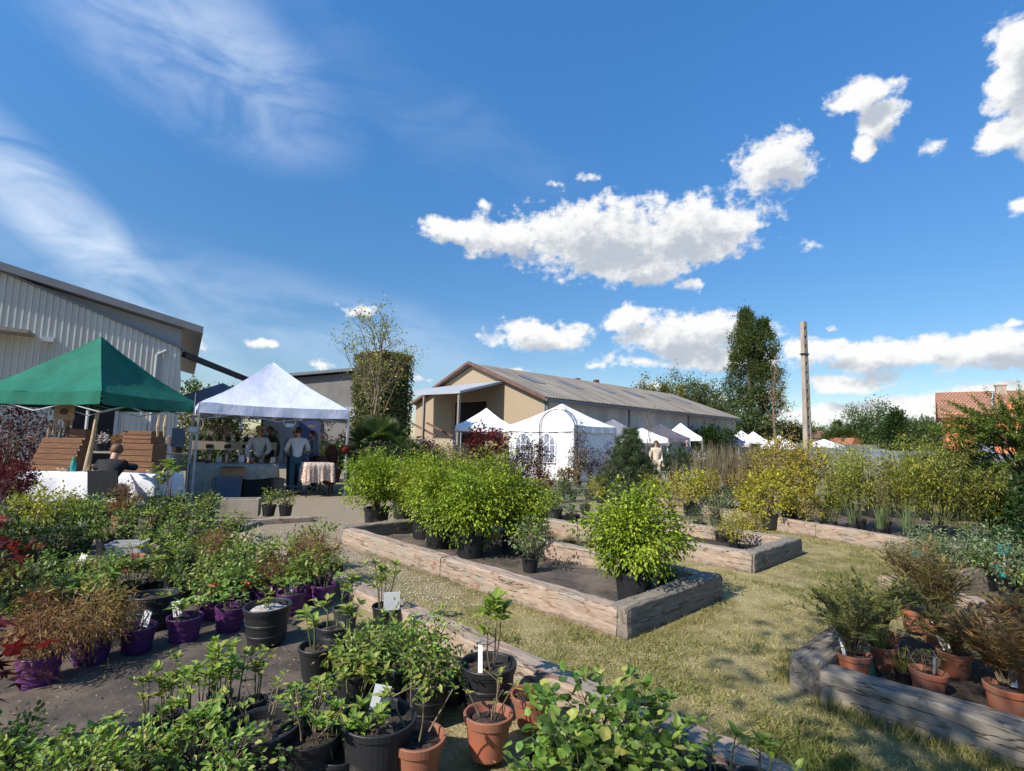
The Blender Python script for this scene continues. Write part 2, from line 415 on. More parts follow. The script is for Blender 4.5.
def tile_mat():
    m, t, b = base_mat('clay_tile_roof')
    tcn = N('ShaderNodeTexCoord', t)
    w = N('ShaderNodeTexBrick', t); w.inputs['Scale'].default_value = 1; w.inputs['Brick Width'].default_value = .26; w.inputs['Row Height'].default_value = .34; w.inputs['Mortar Size'].default_value = .05
    w.inputs['Color1'].default_value = (.46, .22, .12, 1); w.inputs['Color2'].default_value = (.36, .17, .10, 1); w.inputs['Mortar'].default_value = (.18, .09, .06, 1)
    t.links.new(tcn.outputs['Object'], w.inputs['Vector'])
    nz = noisen(t, tcn.outputs['Object'], .9, 5, .6)
    setrgb(t, b.inputs['Base Color'], mixc(t, sstep(t, nz, .42, .7, 0, .6), w.outputs[0], (.13, .085, .06)))
    b.inputs['Roughness'].default_value = .85
    return m


def floral_mat():
    m, t, b = base_mat('patterned_blanket')
    tcn = N('ShaderNodeTexCoord', t)
    v = N('ShaderNodeTexVoronoi', t); v.inputs['Scale'].default_value = 26; t.links.new(tcn.outputs['Object'], v.inputs['Vector'])
    setrgb(t, b.inputs['Base Color'], mixc(t, sstep(t, v.outputs['Distance'], .25, .5), (.33, .15, .11), (.60, .47, .38)))
    b.inputs['Roughness'].default_value = .9
    return m


M['ground'] = ground_mat(); M['fabric'] = fabric_mat(); M['block'] = block_mat(); M['tile'] = tile_mat(); M['floral'] = floral_mat()
# ------------------------------------------------------------------ mesh building
def unit(a): return a / np.maximum(np.linalg.norm(a, axis=-1, keepdims=True), 1e-9)


T_OVAL = (np.array([(0, 0, 0), (.36, 0, -.05), (.72, 0, -.04), (1, 0, -.1), (.33, .26, .05), (.70, .2, .03), (.33, -.26, .05), (.70, -.2, .03)]),
          [(0, 1, 4), (1, 2, 5, 4), (2, 3, 5), (0, 6, 1), (6, 7, 2, 1), (7, 3, 2)])
T_BROAD = (np.array([(0, 0, 0), (.36, 0, -.06), (.72, 0, -.05), (1, 0, -.14), (.30, .38, .04), (.70, .30, .0), (.30, -.38, .04), (.70, -.30, .0)]), T_OVAL[1])
T_DIA = (np.array([(0, 0, 0), (.45, .27, .05), (1, 0, -.06), (.45, -.27, .05)]), [(0, 2, 1), (0, 3, 2)])
T_SLIM = (np.array([(0, 0, 0), (.4, .1, .02), (1, 0, -.06), (.4, -.1, .02)]), [(0, 2, 1), (0, 3, 2)])
T_NEEDLE = (np.array([(0, .03, 0), (0, -.03, 0), (1, 0, 0)]), [(0, 1, 2)])


def _lobed(n=5):
    v = [(0, 0, 0)]
    for i in range(n * 2 - 1):
        a = R(-125 + 250 * i / (n * 2 - 2)); r = (.62 + .38 * math.cos(a)) if i % 2 == 0 else .28
        v.append((.32 + r * .75 * math.cos(a), r * .85 * math.sin(a), -.1 * r if i % 2 == 0 else .03))
    v.append((.32, 0, .04)); c = len(v) - 1
    return np.array(v), [(0, 1, c)] + [(i, i + 1, c) for i in range(1, c - 1)] + [(c - 1, 0, c)]


T_LOBED = _lobed()


class MB:
    def __init__(s): s.v, s.f, s.t, s.n = [], [], [], 0

    def add(s, v, faces, tone=.5):
        v = np.asarray(v, float).reshape(-1, 3)
        by = {}
        for q in faces: by.setdefault(len(q), []).append(q)
        for k, q in by.items():
            s.f.append(np.array(q, int) + s.n); s.t.append(np.full(len(q), tone))
        s.v.append(v); s.n += len(v); return s

    def box(s, x0, x1, y0, y1, z0, z1, rz=0, org=(0, 0, 0)):
        v = np.array([(x, y, z) for x in (x0, x1) for y in (y0, y1) for z in (z0, z1)], float)
        if rz:
            c, n = math.cos(rz), math.sin(rz); v[:, :2] = v[:, :2] @ np.array([[c, n], [-n, c]])
        v += org
        return s.add(v, [(0, 1, 3, 2), (4, 6, 7, 5), (0, 4, 5, 1), (2, 3, 7, 6), (0, 2, 6, 4), (1, 5, 7, 3)])

    def bar(s, a, b, w, h=None):
        """a square bar from a to b"""
        h = h or w; a, b = np.array(a, float), np.array(b, float); d = unit(b - a)
        u = np.cross(d, (0, 0, 1.)); u = unit(u) if np.linalg.norm(u) > 1e-3 else np.array((1., 0, 0)); n = np.cross(u, d)
        v = [p + sx * u * w / 2 + sz * n * h / 2 for p in (a, b) for sx in (-1, 1) for sz in (-1, 1)]
        return s.add(v, [(0, 1, 3, 2), (4, 6, 7, 5), (0, 4, 5, 1), (2, 3, 7, 6), (0, 2, 6, 4), (1, 5, 7, 3)])

    def tube(s, pts, rad, n=6, caps=True):
        pts = np.asarray(pts, float); m = len(pts)
        rad = np.full(m, rad) if np.isscalar(rad) else np.asarray(rad, float)
        if len(rad) != m: rad = np.interp(np.linspace(0, 1, m), np.linspace(0, 1, len(rad)), rad)
        tg = unit(np.gradient(pts, axis=0))
        ref = np.array((0, 0, 1.)) if abs(tg[0][2]) < .9 else np.array((1., 0, 0))
        u = unit(np.cross(tg, ref)); w = np.cross(tg, u)
        a = np.arange(n) * 2 * np.pi / n
        v = (pts[:, None] + rad[:, None, None] * (np.cos(a)[None, :, None] * u[:, None] + np.sin(a)[None, :, None] * w[:, None])).reshape(-1, 3)
        f = [(i * n + j, i * n + (j + 1) % n, (i + 1) * n + (j + 1) % n, (i + 1) * n + j) for i in range(m - 1) for j in range(n)]
        s.add(v, f)
        if caps and n > 2:
            s.f.append(np.array([list(range(n))[::-1]]) + s.n - len(v)); s.t.append(np.array([.5]))
            s.f.append(np.array([list(range((m - 1) * n, m * n))]) + s.n - len(v)); s.t.append(np.array([.5]))
        return s

    def lathe(s, prof, n=20, org=(0, 0, 0), sq=None):
        prof = np.array(prof, float); m = len(prof); a = np.arange(n) * 2 * np.pi / n
        v = np.stack([prof[:, 0][:, None] * np.cos(a), prof[:, 0][:, None] * np.sin(a), np.repeat(prof[:, 1][:, None], n, 1)], -1)
        v = v.reshape(-1, 3) + np.array(org)
        return s.add(v, [(i * n + j, i * n + (j + 1) % n, (i + 1) * n + (j + 1) % n, (i + 1) * n + j) for i in range(m - 1) for j in range(n)])

    def prism(s, poly, d, axis=1):
        """extrude a plan polygon: poly = list of (a, b); axis 1: in x,z along y; 2: in x,y along z; d = (from, to)"""
        n = len(poly)
        v = [(a, t, b) if axis == 1 else (a, b, t) if axis == 2 else (t, a, b) for t in d for a, b in poly]
        return s.add(v, [tuple(range(n))[::-1], tuple(range(n, 2 * n))] + [(i, (i + 1) % n, n + (i + 1) % n, n + i) for i in range(n)])

    def leaves(s, tmpl, pos, d, up, size, width=1., tone=None):
        tv, tf = tmpl; pos = np.asarray(pos, float); k = len(pos)
        if k == 0: return s
        d = unit(np.asarray(d, float)); side = unit(np.cross(np.broadcast_to(up, d.shape), d)); n = np.cross(d, side)
        size = np.broadcast_to(np.asarray(size, float), (k,))
        v = pos[:, None] + size[:, None, None] * (tv[:, 0][None, :, None] * d[:, None] + width * tv[:, 1][None, :, None] * side[:, None] + tv[:, 2][None, :, None] * n[:, None])
        tone = np.full(k, .5) if tone is None else np.clip(tone, 0, 1)
        off = np.arange(k) * len(tv) + s.n
        by = {}
        for q in tf: by.setdefault(len(q), []).append(q)
        for q in by.values():
            q = np.array(q); s.f.append((off[:, None, None] + q[None]).reshape(-1, q.shape[1])); s.t.append(np.repeat(tone, len(q)))
        s.v.append(v.reshape(-1, 3)); s.n += k * len(tv); return s

    def mesh(s, name, m, smooth=False):
        me = bpy.data.meshes.new(name)
        v = np.concatenate(s.v).astype(np.float32)
        ls = np.concatenate([np.full(len(f), f.shape[1]) for f in s.f]).astype(np.int32)
        li = np.concatenate([f.ravel() for f in s.f]).astype(np.int32)
        me.vertices.add(len(v)); me.vertices.foreach_set('co', v.ravel())
        me.loops.add(len(li)); me.loops.foreach_set('vertex_index', li)
        me.polygons.add(len(ls)); me.polygons.foreach_set('loop_start', np.concatenate([[0], np.cumsum(ls)[:-1]]).astype(np.int32))
        me.update(calc_edges=True)
        me.polygons.foreach_set('use_smooth', np.full(len(ls), smooth))
        at = me.attributes.new('tone', 'FLOAT', 'FACE'); at.data.foreach_set('value', np.concatenate(s.t).astype(np.float32))
        me.materials.append(M[m] if isinstance(m, str) else m)
        me.validate()
        return me

    def build(s, name, m, parent=None, loc=(0, 0, 0), rz=0, smooth=False):
        return link(name, s.mesh(name, m, smooth), parent, loc, rz)


def link(name, me, parent=None, loc=(0, 0, 0), rz=0):
    o = bpy.data.objects.new(name, me); C.objects.link(o)
    o.location = loc; o.rotation_euler = (0, 0, rz)
    if parent: o.parent = parent
    return o


def tag(o, label, cat, group=None, kind=None):
    if label: o['label'] = label
    if cat: o['category'] = cat
    if group: o['group'] = group
    if kind: o['kind'] = kind
    return o


def empty(name, label, cat, loc=(0, 0, 0), rz=0, group=None):
    return tag(link(name, None, None, loc, rz), label, cat, group)


def struct(o): o['kind'] = 'structure'; return o


def ngrid(fn, nu, nv):
    """a sheet: fn(u, v) -> point"""
    v = [fn(i / nu, j / nv) for i in range(nu + 1) for j in range(nv + 1)]
    return v, [(i * (nv + 1) + j, (i + 1) * (nv + 1) + j, (i + 1) * (nv + 1) + j + 1, i * (nv + 1) + j + 1) for i in range(nu) for j in range(nv)]


# ------------------------------------------------------------------ plants
class Plant:
    """collects stems (tubes) and leaves"""
    def __init__(s, seed): s.r = np.random.default_rng(seed); s.w = MB(); s.l = MB()

    def stem(s, pts, r0, r1=None, n=4): s.w.tube(pts, np.linspace(r0, r1 or r0 * .4, len(pts)), n, caps=False)

    def curve(s, a, b, bend=.12, n=5):
        a, b = np.array(a, float), np.array(b, float); t = np.linspace(0, 1, n)[:, None]
        k = s.r.normal(0, bend, 3) * np.linalg.norm(b - a)
        return a + (b - a) * t + np.sin(t * np.pi) * k

    def clumps(s, cen, rad, per, ls, tmpl=T_DIA, centre=None, droop=.1, out=.9, width=1., spread=.75, tonej=.28):
        cen = np.asarray(cen, float); k = len(cen)
        rad = np.broadcast_to(rad, (k,))
        ct = np.repeat(s.r.uniform(.2, .8, k), per)                    # each spray of leaves has its own tone
        c = np.repeat(cen, per, 0); q = s.r.normal(0, 1, (k * per, 3)) * np.repeat(rad, per)[:, None] * spread
        p = c + q
        o = unit(p - (np.array(centre) if centre is not None else c)) * out + unit(q) * .5 + s.r.normal(0, .55, p.shape); o[:, 2] -= droop
        up = s.r.normal(0, .45, p.shape); up[:, 2] += 1
        s.l.leaves(tmpl, p, o, up, ls * s.r.uniform(.65, 1.25, len(p)), width, ct + s.r.normal(0, tonej, len(p)))

    def shrub(s, w, h, z0, zb, ncl, per, ls, tmpl=T_DIA, droop=.1, lump=.25, inner=.35, r0=.012, crad=None, tonej=.28, width=1., taper=0.):
        c0 = np.array((0, 0, (z0 + h) / 2)); rad = np.array((w / 2, w / 2, (h - z0) / 2))
        d = unit(s.r.normal(0, 1, (ncl, 3)))
        sd = s.r.uniform(0, 99)
        lm = np.array([1 + lump * 1.1 * noise.noise(Vector(q) * 1.5 + Vector((sd, 0, 0))) for q in d])
        rr = (inner + (1 - inner) * s.r.uniform(0, 1, ncl) ** .45) * lm
        cen = c0 + d * rad * rr[:, None]
        if taper: cen[:, :2] *= (1 - taper * np.clip((cen[:, 2:3] - z0) / (h - z0), 0, 1))
        cr = crad or w * .10
        for c in cen[::max(1, ncl // 22)]:
            mid = np.array((c[0] * .35, c[1] * .35, zb + (c[2] - zb) * .5))
            s.stem(np.concatenate([s.curve((s.r.normal(0, .012), s.r.normal(0, .012), zb), mid, .06, 4), s.curve(mid, c, .08, 4)[1:]]), r0, r0 * .25)
        s.clumps(cen, cr * s.r.uniform(.7, 1.3, ncl), per, ls, tmpl, c0, droop, width=width, tonej=tonej)
        return s

    def seedling(s, ns, h, zb, ls, tmpl=T_OVAL, lean=.22, whorl=8, base=.03):
        for i in range(ns):
            a = s.r.uniform(0, 6.28); hh = h * s.r.uniform(.55, 1); ln = lean * s.r.uniform(.2, 1)
            b = (base * math.cos(a), base * math.sin(a), zb); e = (b[0] + ln * hh * math.cos(a), b[1] + ln * hh * math.sin(a), zb + hh)
            c = s.curve(b, e, .05, 6); s.stem(c, .005, .0025)
            tips = [c[-1]] + [c[j] for j in (3, 4) if s.r.random() < .45]
            for k, tp in enumerate(tips):
                if k:
                    t2 = tp + np.append(s.r.normal(0, .05, 2), .05); s.stem([tp, t2], .003, .002); tp = t2
                n = int(whorl * (1 if k == 0 else .6)); aa = np.arange(n) * 2.4 + s.r.uniform(0, 6)
                el = s.r.uniform(-.1, .9, n)
                d = np.stack([np.cos(aa) * np.cos(el), np.sin(aa) * np.cos(el), np.sin(el)], -1)
                s.l.leaves(tmpl, np.repeat(tp[None], n, 0) - np.array([(0, 0, 1)]) * s.r.uniform(0, .035, (n, 1)), d, (0, 0, 1.), ls * s.r.uniform(.6, 1.2, n), 1, s.r.uniform(.3, 1, n))
        return s

    def fronds(s, n, h, zb, length, nl, ls, spread=.8, tmpl=T_SLIM, droop=.5, base=.04, width=1.):
        """arching stems with two ranks of narrow leaflets"""
        for i in range(n):
            a = s.r.uniform(0, 6.28); e = np.array((math.cos(a), math.sin(a), 0)); k = s.r.uniform(.25, 1) * spread; ll = length * s.r.uniform(.6, 1.1)
            t = np.linspace(0, 1, 7)[:, None]
            c = np.array((0, 0, zb)) + e * base * s.r.random() + e * ll * k * t ** 1.25 + np.array((0, 0, 1.)) * (h * s.r.uniform(.7, 1.1) * (t - droop * k * t ** 2.4))
            s.stem(c, .004, .0015, 3)
            tt = s.r.uniform(.25, 1, nl); p = np.stack([np.interp(tt, t[:, 0], c[:, j]) for j in range(3)], -1)
            tg = unit(c[-1] - c[2]); sd = unit(np.cross(tg, (0, 0, 1.)))
            d = tg * .55 + sd * np.where(s.r.random((nl, 1)) < .5, 1, -1) * .9 + s.r.normal(0, .18, (nl, 3))
            s.l.leaves(tmpl, p, d, (0, 0, 1.), ls * s.r.uniform(.6, 1.2, nl), width, s.r.uniform(0, 1) * .5 + s.r.uniform(0, .6, nl))
        return s

    def culms(s, n, h, zb, base, nl, ls, lean=.12, tmpl=T_SLIM, lo=.3, r=.006, width=1.2):
        for i in range(n):
            a = s.r.uniform(0, 6.28); q = base * math.sqrt(s.r.random()); hh = h * s.r.uniform(.65, 1.05); ln = lean * s.r.uniform(0, 1.3)
            c = s.curve((q * math.cos(a), q * math.sin(a), zb), ((q + ln) * math.cos(a), (q + ln) * math.sin(a), zb + hh), .03, 6); s.stem(c, r, r * .4, 4)
            tt = s.r.uniform(lo, 1, nl) ** .8; p = np.stack([np.interp(tt, np.linspace(0, 1, 6), c[:, j]) for j in range(3)], -1)
            o = unit(s.r.normal(0, 1, (nl, 3)) * (1, 1, .4)); p = p + o * s.r.uniform(0, .11, (nl, 1)) * (h / 1.2); o[:, 2] -= .25
            s.l.leaves(tmpl, p, o, (0, 0, 1.), ls * s.r.uniform(.6, 1.2, nl), width, np.clip(tt - .25, 0, 1) * .6 + s.r.uniform(0, .5, nl))
        return s

    def blades(s, n, h, zb, base, w, lean=.35, droop=.25):
        """a tuft of long ribbons"""
        for i in range(n):
            a = s.r.uniform(0, 6.28); e = np.array((math.cos(a), math.sin(a), 0)); q = base * math.sqrt(s.r.random()); hh = h * s.r.uniform(.5, 1.05); k = lean * s.r.uniform(.1, 1) * hh
            t = np.linspace(0, 1, 6)[:, None]; c = e * q + np.array((0, 0, zb)) + e * k * t ** 1.6 + np.array((0, 0, 1.)) * hh * (t - droop * s.r.uniform(.2, 1) * t ** 3)
            sd = np.cross(e, (0, 0, 1.)) * .8 + e * s.r.normal(0, .4); sd = unit(sd); ww = (w * np.array([.7, 1, 1, .8, .5, .05]))[:, None]
            v = np.concatenate([c - sd * ww / 2, c + sd * ww / 2]); s.l.add(v, [(j, j + 1, 7 + j, 6 + j) for j in range(5)], s.r.uniform(0, 1))
        return s

    def plumes(s, n, cen, rad, length, nl, ls, dirbias=(0, 0, .2), flat=.5):
        """conifer sprays: short axes clothed in scale-like leaves"""
        cen = np.array(cen, float); rad = np.array(rad, float); sd = s.r.uniform(0, 99)
        for i in range(n):
            d = unit(s.r.normal(0, 1, 3)); lm = 1 + .4 * noise.noise(Vector(d) * 2 + Vector((sd, 0, 0)))
            p0 = cen + d * rad * lm * s.r.uniform(.45, .95); ax = unit(d * (1, 1, flat) + np.array(dirbias) + s.r.normal(0, .25, 3)); ll = length * s.r.uniform(.6, 1.2)
            t = s.r.uniform(0, 1, nl); p = p0 + ax * (t * ll)[:, None] + s.r.normal(0, .03 * length, (nl, 3)); p[:, 2] -= (t ** 2) * ll * .08
            o = ax * .8 + s.r.normal(0, .55, (nl, 3))
            s.l.leaves(T_DIA, p, o, s.r.normal(0, .4, (nl, 3)) + (0, 0, 1.), ls * (1.15 - .6 * t) * s.r.uniform(.7, 1.3, nl), .8, .25 + .5 * t + s.r.normal(0, .15, nl))
            if i % 3 == 0: s.stem(s.curve(cen * (1, 1, 0) * .9 + (0, 0, max(.05, cen[2] - rad[2] * 1.0)), p0, .1, 5), .02, .006)
        return s

    def limb(s, a, d, length, r, depth, tips, kids=3, spread=.6, up=.25):
        pts = [np.array(a, float)]; d = unit(np.array(d, float))
        for i in range(5):
            d = unit(d + s.r.normal(0, .12, 3) + np.array((0, 0, up * .15))); pts.append(pts[-1] + d * length / 5)
        s.stem(pts, r, r * .55, 6 if depth > 1 else 4)
        if depth == 0: tips.append(pts[-1]); return
        for k in range(kids):
            i = int(s.r.integers(2, 6)); nd = unit(d + s.r.normal(0, spread, 3) + np.array((0, 0, up * .5)))
            s.limb(pts[i], nd, length * s.r.uniform(.5, .75), r * .5, depth - 1, tips, kids, spread, up)
        tips.append(pts[-1])


def tree(name, label, kind, loc, seed, h, w, crown0, leaf, lsz, ncl, per, trunk_r=.18, group=None, shape='round', tone=.25, trunkm='bark', crad=None, cat='tree', bare=False):
    """a tapered trunk with limbs, and a crown of leaf sprays round the limb ends"""
    p = Plant(seed); root = empty(name, label, cat, (loc[0], loc[1], 0), p.r.uniform(0, 6.28), group); r = p.r
    top = h * (.9 if shape != 'round' else .62)
    tr = p.curve((0, 0, -.05), (r.normal(0, .02 * h), r.normal(0, .02 * h), top), .02, 7); p.stem(tr, trunk_r, trunk_r * .3, 8)
    cz, rz = (crown0 + h) / 2, (h - crown0) / 2; cen = []
    sd = r.uniform(0, 99)
    for i in range(ncl):
        d = unit(r.normal(0, 1, 3))
        lm = 1 + .45 * noise.noise(Vector(d) * 1.8 + Vector((sd, 0, 0))) + .2 * noise.noise(Vector(d) * 4 + Vector((0, sd, 0)))
        q = d * (r.uniform(0, 1) ** .4) * lm
        if shape == 'column':
            zz = r.uniform(-1, 1); prof = max(.14, (1 - max(0, zz) ** 2.4) * (1 - max(0, -zz - .65) * 1.6)); q = np.array((d[0] * prof * lm, d[1] * prof * lm, zz))
        if shape == 'cone':
            zz = r.uniform(-1, 1); prof = (1 - zz) / 2; q = np.array((d[0] * prof * lm, d[1] * prof * lm, zz))
        cen.append((q[0] * w / 2, q[1] * w / 2, cz + q[2] * rz))
    cen = np.array(cen)
    for c in cen[::max(1, ncl // 26)]:
        zt = np.clip(c[2] - .35 * math.hypot(c[0], c[1]) - .1 * h, crown0 * .6, top)
        b = [np.interp(zt, tr[:, 2], tr[:, j]) for j in range(3)]
        p.stem(p.curve(b, c, .07, 5), trunk_r * .35, trunk_r * .08, 5)
    p.clumps(cen, (crad or w * .09) * r.uniform(.7, 1.4, ncl), per, lsz, T_DIA, (0, 0, cz), .05, tonej=tone)
    p.w.build('trunk', trunkm, root, smooth=True); p.l.build('crown', L[leaf], root)
    return root
# ------------------------------------------------------------------ pots and potted plants
def pot_mesh(name, m, rt, rb, h, rim=.03, out=.006, ribs=0, n=40):
    b = MB(); pr = [(0, 0), (rb * .96, 0), (rb, .006)]
    hb = h - rim
    if ribs:
        for i in range(ribs):
            for f, o in ((0, 0), (.7, 0), (.78, .004), (.95, .004)):
                z = hb * (i + f) / ribs
                if z > .01: pr.append((rb + (rt - rb) * z / h + o, z))
    else: pr.append((rb + (rt - rb) * hb / h, hb - .004))
    k = rb + (rt - rb) * hb / h
    pr += [(k + out, hb), (rt + out, h - .003), (rt + out - .002, h), (rt - .004, h), (rt - .008, h - .01), (rb + (rt - rb) * .8 - .008, h * .78)]
    b.lathe(pr, n)
    return b.mesh(name, m, smooth=False)


def soil_mesh(r, z, m='soil', seed=1):
    rg = np.random.default_rng(seed); b = MB(); pr = [(0.001, z + .01), (r * .35, z + .012), (r * .7, z + .004), (r, z - .012)]
    b.lathe(pr, 16); b.v[-1] = b.v[-1] + np.append(rg.normal(0, .002, (len(b.v[-1]), 2)), rg.normal(0, .006, (len(b.v[-1]), 1)), 1)
    return b.mesh('soil', m, smooth=True)


POT = {}
for nm, m, rt, rb, h, rim, out, ribs in [
        ('purple', 'purplepot', .125, .098, .20, .034, .007, 4), ('black', 'blackpot', .13, .10, .21, .03, .005, 0), ('bigblack', 'blackpot', .19, .16, .31, .035, .008, 0),
        ('terra', 'terracotta', .118, .088, .20, .042, .009, 0), ('grey', 'greypot', .10, .08, .17, .025, .005, 0), ('small', 'blackpot', .085, .066, .15, .02, .004, 0),
        ('green', 'greenpot', .11, .085, .18, .03, .006, 0), ('rimblack', 'blackpot', .15, .12, .25, .03, .008, 3)]:
    POT[nm] = (pot_mesh('pot', m, rt, rb, h, rim, out, ribs), soil_mesh(rb + (rt - rb) * .86 - .006, h * .84), h, rt)
WHITESOIL = soil_mesh(.115, .185, 'whitesoil')
_tg = MB().box(-.012, .012, -.0012, .0012, -.06, .075); TAG = _tg.mesh('plant_tag', 'tagwhite')
_tg = MB().box(-.045, .045, -.0015, .0015, -.02, .10); TAGW = _tg.mesh('plant_tag', 'tagwhite')
_tg = MB().add([(-.035, 0, -.03), (.035, 0, -.03), (.045, .01, .08), (-.02, .012, .10), (-.05, .004, .06)], [(0, 1, 2, 3, 4)])
_tg.add([(-.035, .003, -.03), (.035, .003, -.03), (.045, .013, .08), (-.02, .015, .10), (-.05, .007, .06)], [(4, 3, 2, 1, 0)])
TAGO = _tg.mesh('plant_tag', 'tagorange'); TAGT = _tg.mesh('plant_tag', 'tagteal'); TAGG = _tg.mesh('plant_tag', 'taggreen')
HANDLE = MB().tube([(.15 * math.cos(a), .03, .25 - .17 * math.sin(a)) for a in np.linspace(0, math.pi, 13)], .003, 5).mesh('handle', 'steel')

KINDS = {}    # kind -> (pot, list of (stem mesh, foliage mesh), leaf)


def kind(name, pot, leaf, fn, nvar=3, stem='twig', top='foliage'):
    z = POT[pot][2] * .84 if pot else 0
    vs = []
    for i in range(nvar):
        p = fn(Plant(sum(map(ord, name)) * 7 + i * 13), z)
        vs.append((p.w.mesh('stem', stem, True) if p.w.n else None, p.l.mesh('foliage', L[leaf])))
    KINDS[name] = (pot, vs)


PN = [0]


def potted(k, x, y, label, group=None, s=1., z=.02, rz=None, var=None, tg=None, pot=None, name='potted_plant', cat='potted plant', ss=None, soil=None, tz=None, tilt=0):
    """one potted plant: pot > soil, stem, foliage, plant_tag under one Empty; copies share their meshes"""
    PN[0] += 1; rr = random.Random(PN[0] * 77)
    kp, vs = KINDS[k]; pot = pot or kp
    e = empty(name, label, cat, (x, y, z), rr.uniform(0, 6.28) if rz is None else rz, group); e.scale = (s,) * 3
    e.rotation_euler[0] = tilt or rr.uniform(-.05, .05); e.rotation_euler[1] = rr.uniform(-.05, .05)
    st, fo = vs[(PN[0] if var is None else var) % len(vs)]
    dz = 0
    if pot:
        po = link('pot', POT[pot][0], e); link('soil', soil or POT[pot][1], po); dz = POT[pot][2] * .84 - (POT[kp][2] * .84 if kp else 0)
    for nm, me in (('stem', st), ('foliage', fo)):
        if me:
            o = link(nm, me, e, (0, 0, dz))
            if ss: o.scale = (ss,) * 3
    if tg:
        o = link('plant_tag', tg, e, (rr.uniform(-.05, .05), rr.uniform(-.07, -.03), (POT[pot][2] if pot else .1) + .02), 0)
        o.rotation_euler = (rr.uniform(-.7, .1), rr.uniform(-.3, .3), -e.rotation_euler[2] + rr.uniform(-.5, .5))
    return e


kind('acer_big', 'bigblack', 'lime', lambda p, z: p.shrub(.92, 1.08, .34, z, 165, 58, .044, T_OVAL, .55, .85, .2, .016, crad=.085), 4)
kind('acer_mid', 'bigblack', 'lime', lambda p, z: p.shrub(.84, 1.12, .36, z, 135, 56, .043, T_OVAL, .5, .8, .2, .014, crad=.085), 3)
kind('open_grey', 'black', 'grey', lambda p, z: p.shrub(.6, .78, .2, z, 42, 12, .05, T_OVAL, .1, .4, .2, .008, crad=.06), 2)
kind('bush', 'black', 'green', lambda p, z: p.shrub(.42, .47, .2, z, 22, 14, .044, T_OVAL, .25, .7, .1, .008, crad=.05), 4)
kind('bush_fresh', 'black', 'fresh', lambda p, z: p.shrub(.38, .54, .2, z, 19, 13, .043, T_OVAL, .2, .7, .1, .008, crad=.05), 4)
kind('bush_dark', 'black', 'dark', lambda p, z: p.shrub(.55, .62, .15, z, 60, 16, .06, T_OVAL, .2, .35, .25, .008, crad=.06), 3)
kind('seedling', 'small', 'fresh', lambda p, z: p.seedling(6, .40, z, .062), 4, 'greentwig')
kind('leggy', 'black', 'fresh', lambda p, z: p.seedling(4, .50, z, .085, whorl=9, lean=.3), 3, 'twig')
kind('sprig', 'small', 'fresh', lambda p, z: p.seedling(2, .22, z, .06, whorl=7), 3, 'greentwig')
kind('tall_seedling', 'rimblack', 'fresh', lambda p, z: p.seedling(3, .50, z, .085, lean=.16, whorl=14), 1, 'twig')
kind('whorled', 'black', 'green', lambda p, z: p.seedling(14, .36, z, .08, lean=.75, whorl=11, base=.06), 3, 'greentwig')
kind('azalea', 'purple', 'green', lambda p, z: p.seedling(7, .16, z, .06, lean=.6, whorl=9, base=.05), 3)
kind('azalea_big', 'purple', 'green', lambda p, z: p.shrub(.36, .42, .2, z, 24, 12, .052, T_OVAL, .15, .4, .2, .007, crad=.048), 3)
kind('laceleaf', 'purple', 'rust', lambda p, z: p.shrub(.46, .50, .14, z, 60, 26, .05, T_SLIM, .8, .35, .25, .007, crad=.06), 3)
kind('laceleaf_orange', 'terra', 'orange', lambda p, z: p.shrub(.34, .62, .22, z, 52, 26, .045, T_SLIM, .5, .3, .25, .007, crad=.045), 2)
kind('twigs', 'purple', 'rust', lambda p, z: p.seedling(5, .2, z, .035, T_SLIM, .5, 5), 2)
kind('fewtwigs', 'terra', 'fresh', lambda p, z: p.seedling(5, .22, z, .04, T_DIA, .8, 4, .04), 2)
kind('broadleaf', 'rimblack', 'green', lambda p, z: p.shrub(.46, .52, .2, z, 30, 6, .066, T_BROAD, .15, .6, .15, .007, crad=.055), 2, 'greentwig')
kind('laurel', 'rimblack', 'green', lambda p, z: p.shrub(.46, .48, .2, z, 26, 12, .044, T_OVAL, .2, .8, .05, .006, crad=.05), 3)
kind('redmaple', 'black', 'red', lambda p, z: p.shrub(.62, .85, .25, z, 34, 5, .14, T_LOBED, .35, .3, .3, .007, crad=.1), 2)
kind('redsmall', 'black', 'red', lambda p, z: p.shrub(.8, 1.15, .4, z, 70, 22, .06, T_LOBED, .25, .35, .3, .01, crad=.08), 2)
kind('purpleshrub', 'black', 'purple', lambda p, z: p.shrub(.8, 1.5, .4, z, 70, 18, .055, T_OVAL, .1, .4, .2, .01, crad=.085), 3)
kind('feathery', 'terra', 'olive', lambda p, z: p.fronds(44, .50, z, .46, 34, .07, .9, droop=.6), 3)
kind('feathery_rust', 'terra', 'rust', lambda p, z: p.fronds(42, .40, z, .42, 34, .075, .85, droop=.6), 2)
kind('feathery_brown', 'terra', 'brown', lambda p, z: p.fronds(44, .48, z, .40, 34, .07, .8), 2)
kind('tuft', 'terra', 'olive', lambda p, z: p.blades(70, .30, z, .06, .007, .9, .3), 2)
kind('bamboo', 'black', 'bamboo', lambda p, z: p.culms(28, 1.34, z, .12, 74, .085, .30, lo=.22), 4, 'greentwig')
kind('bamboo_dark', 'black', 'olive', lambda p, z: p.culms(22, .95, z, .11, 50, .08, .2, lo=.2), 3, 'greentwig')
kind('reed', 'black', 'straw', lambda p, z: p.blades(120, 1.25, z, .11, .010, .3, .15), 3)
kind('reed_green', 'black', 'grey', lambda p, z: p.blades(70, .8, z, .09, .009, .45, .2), 2)
kind('yellow', 'black', 'yellow', lambda p, z: p.shrub(.72, .85, .2, z, 66, 16, .05, T_OVAL, .05, .45, .2, .008, crad=.07), 3)
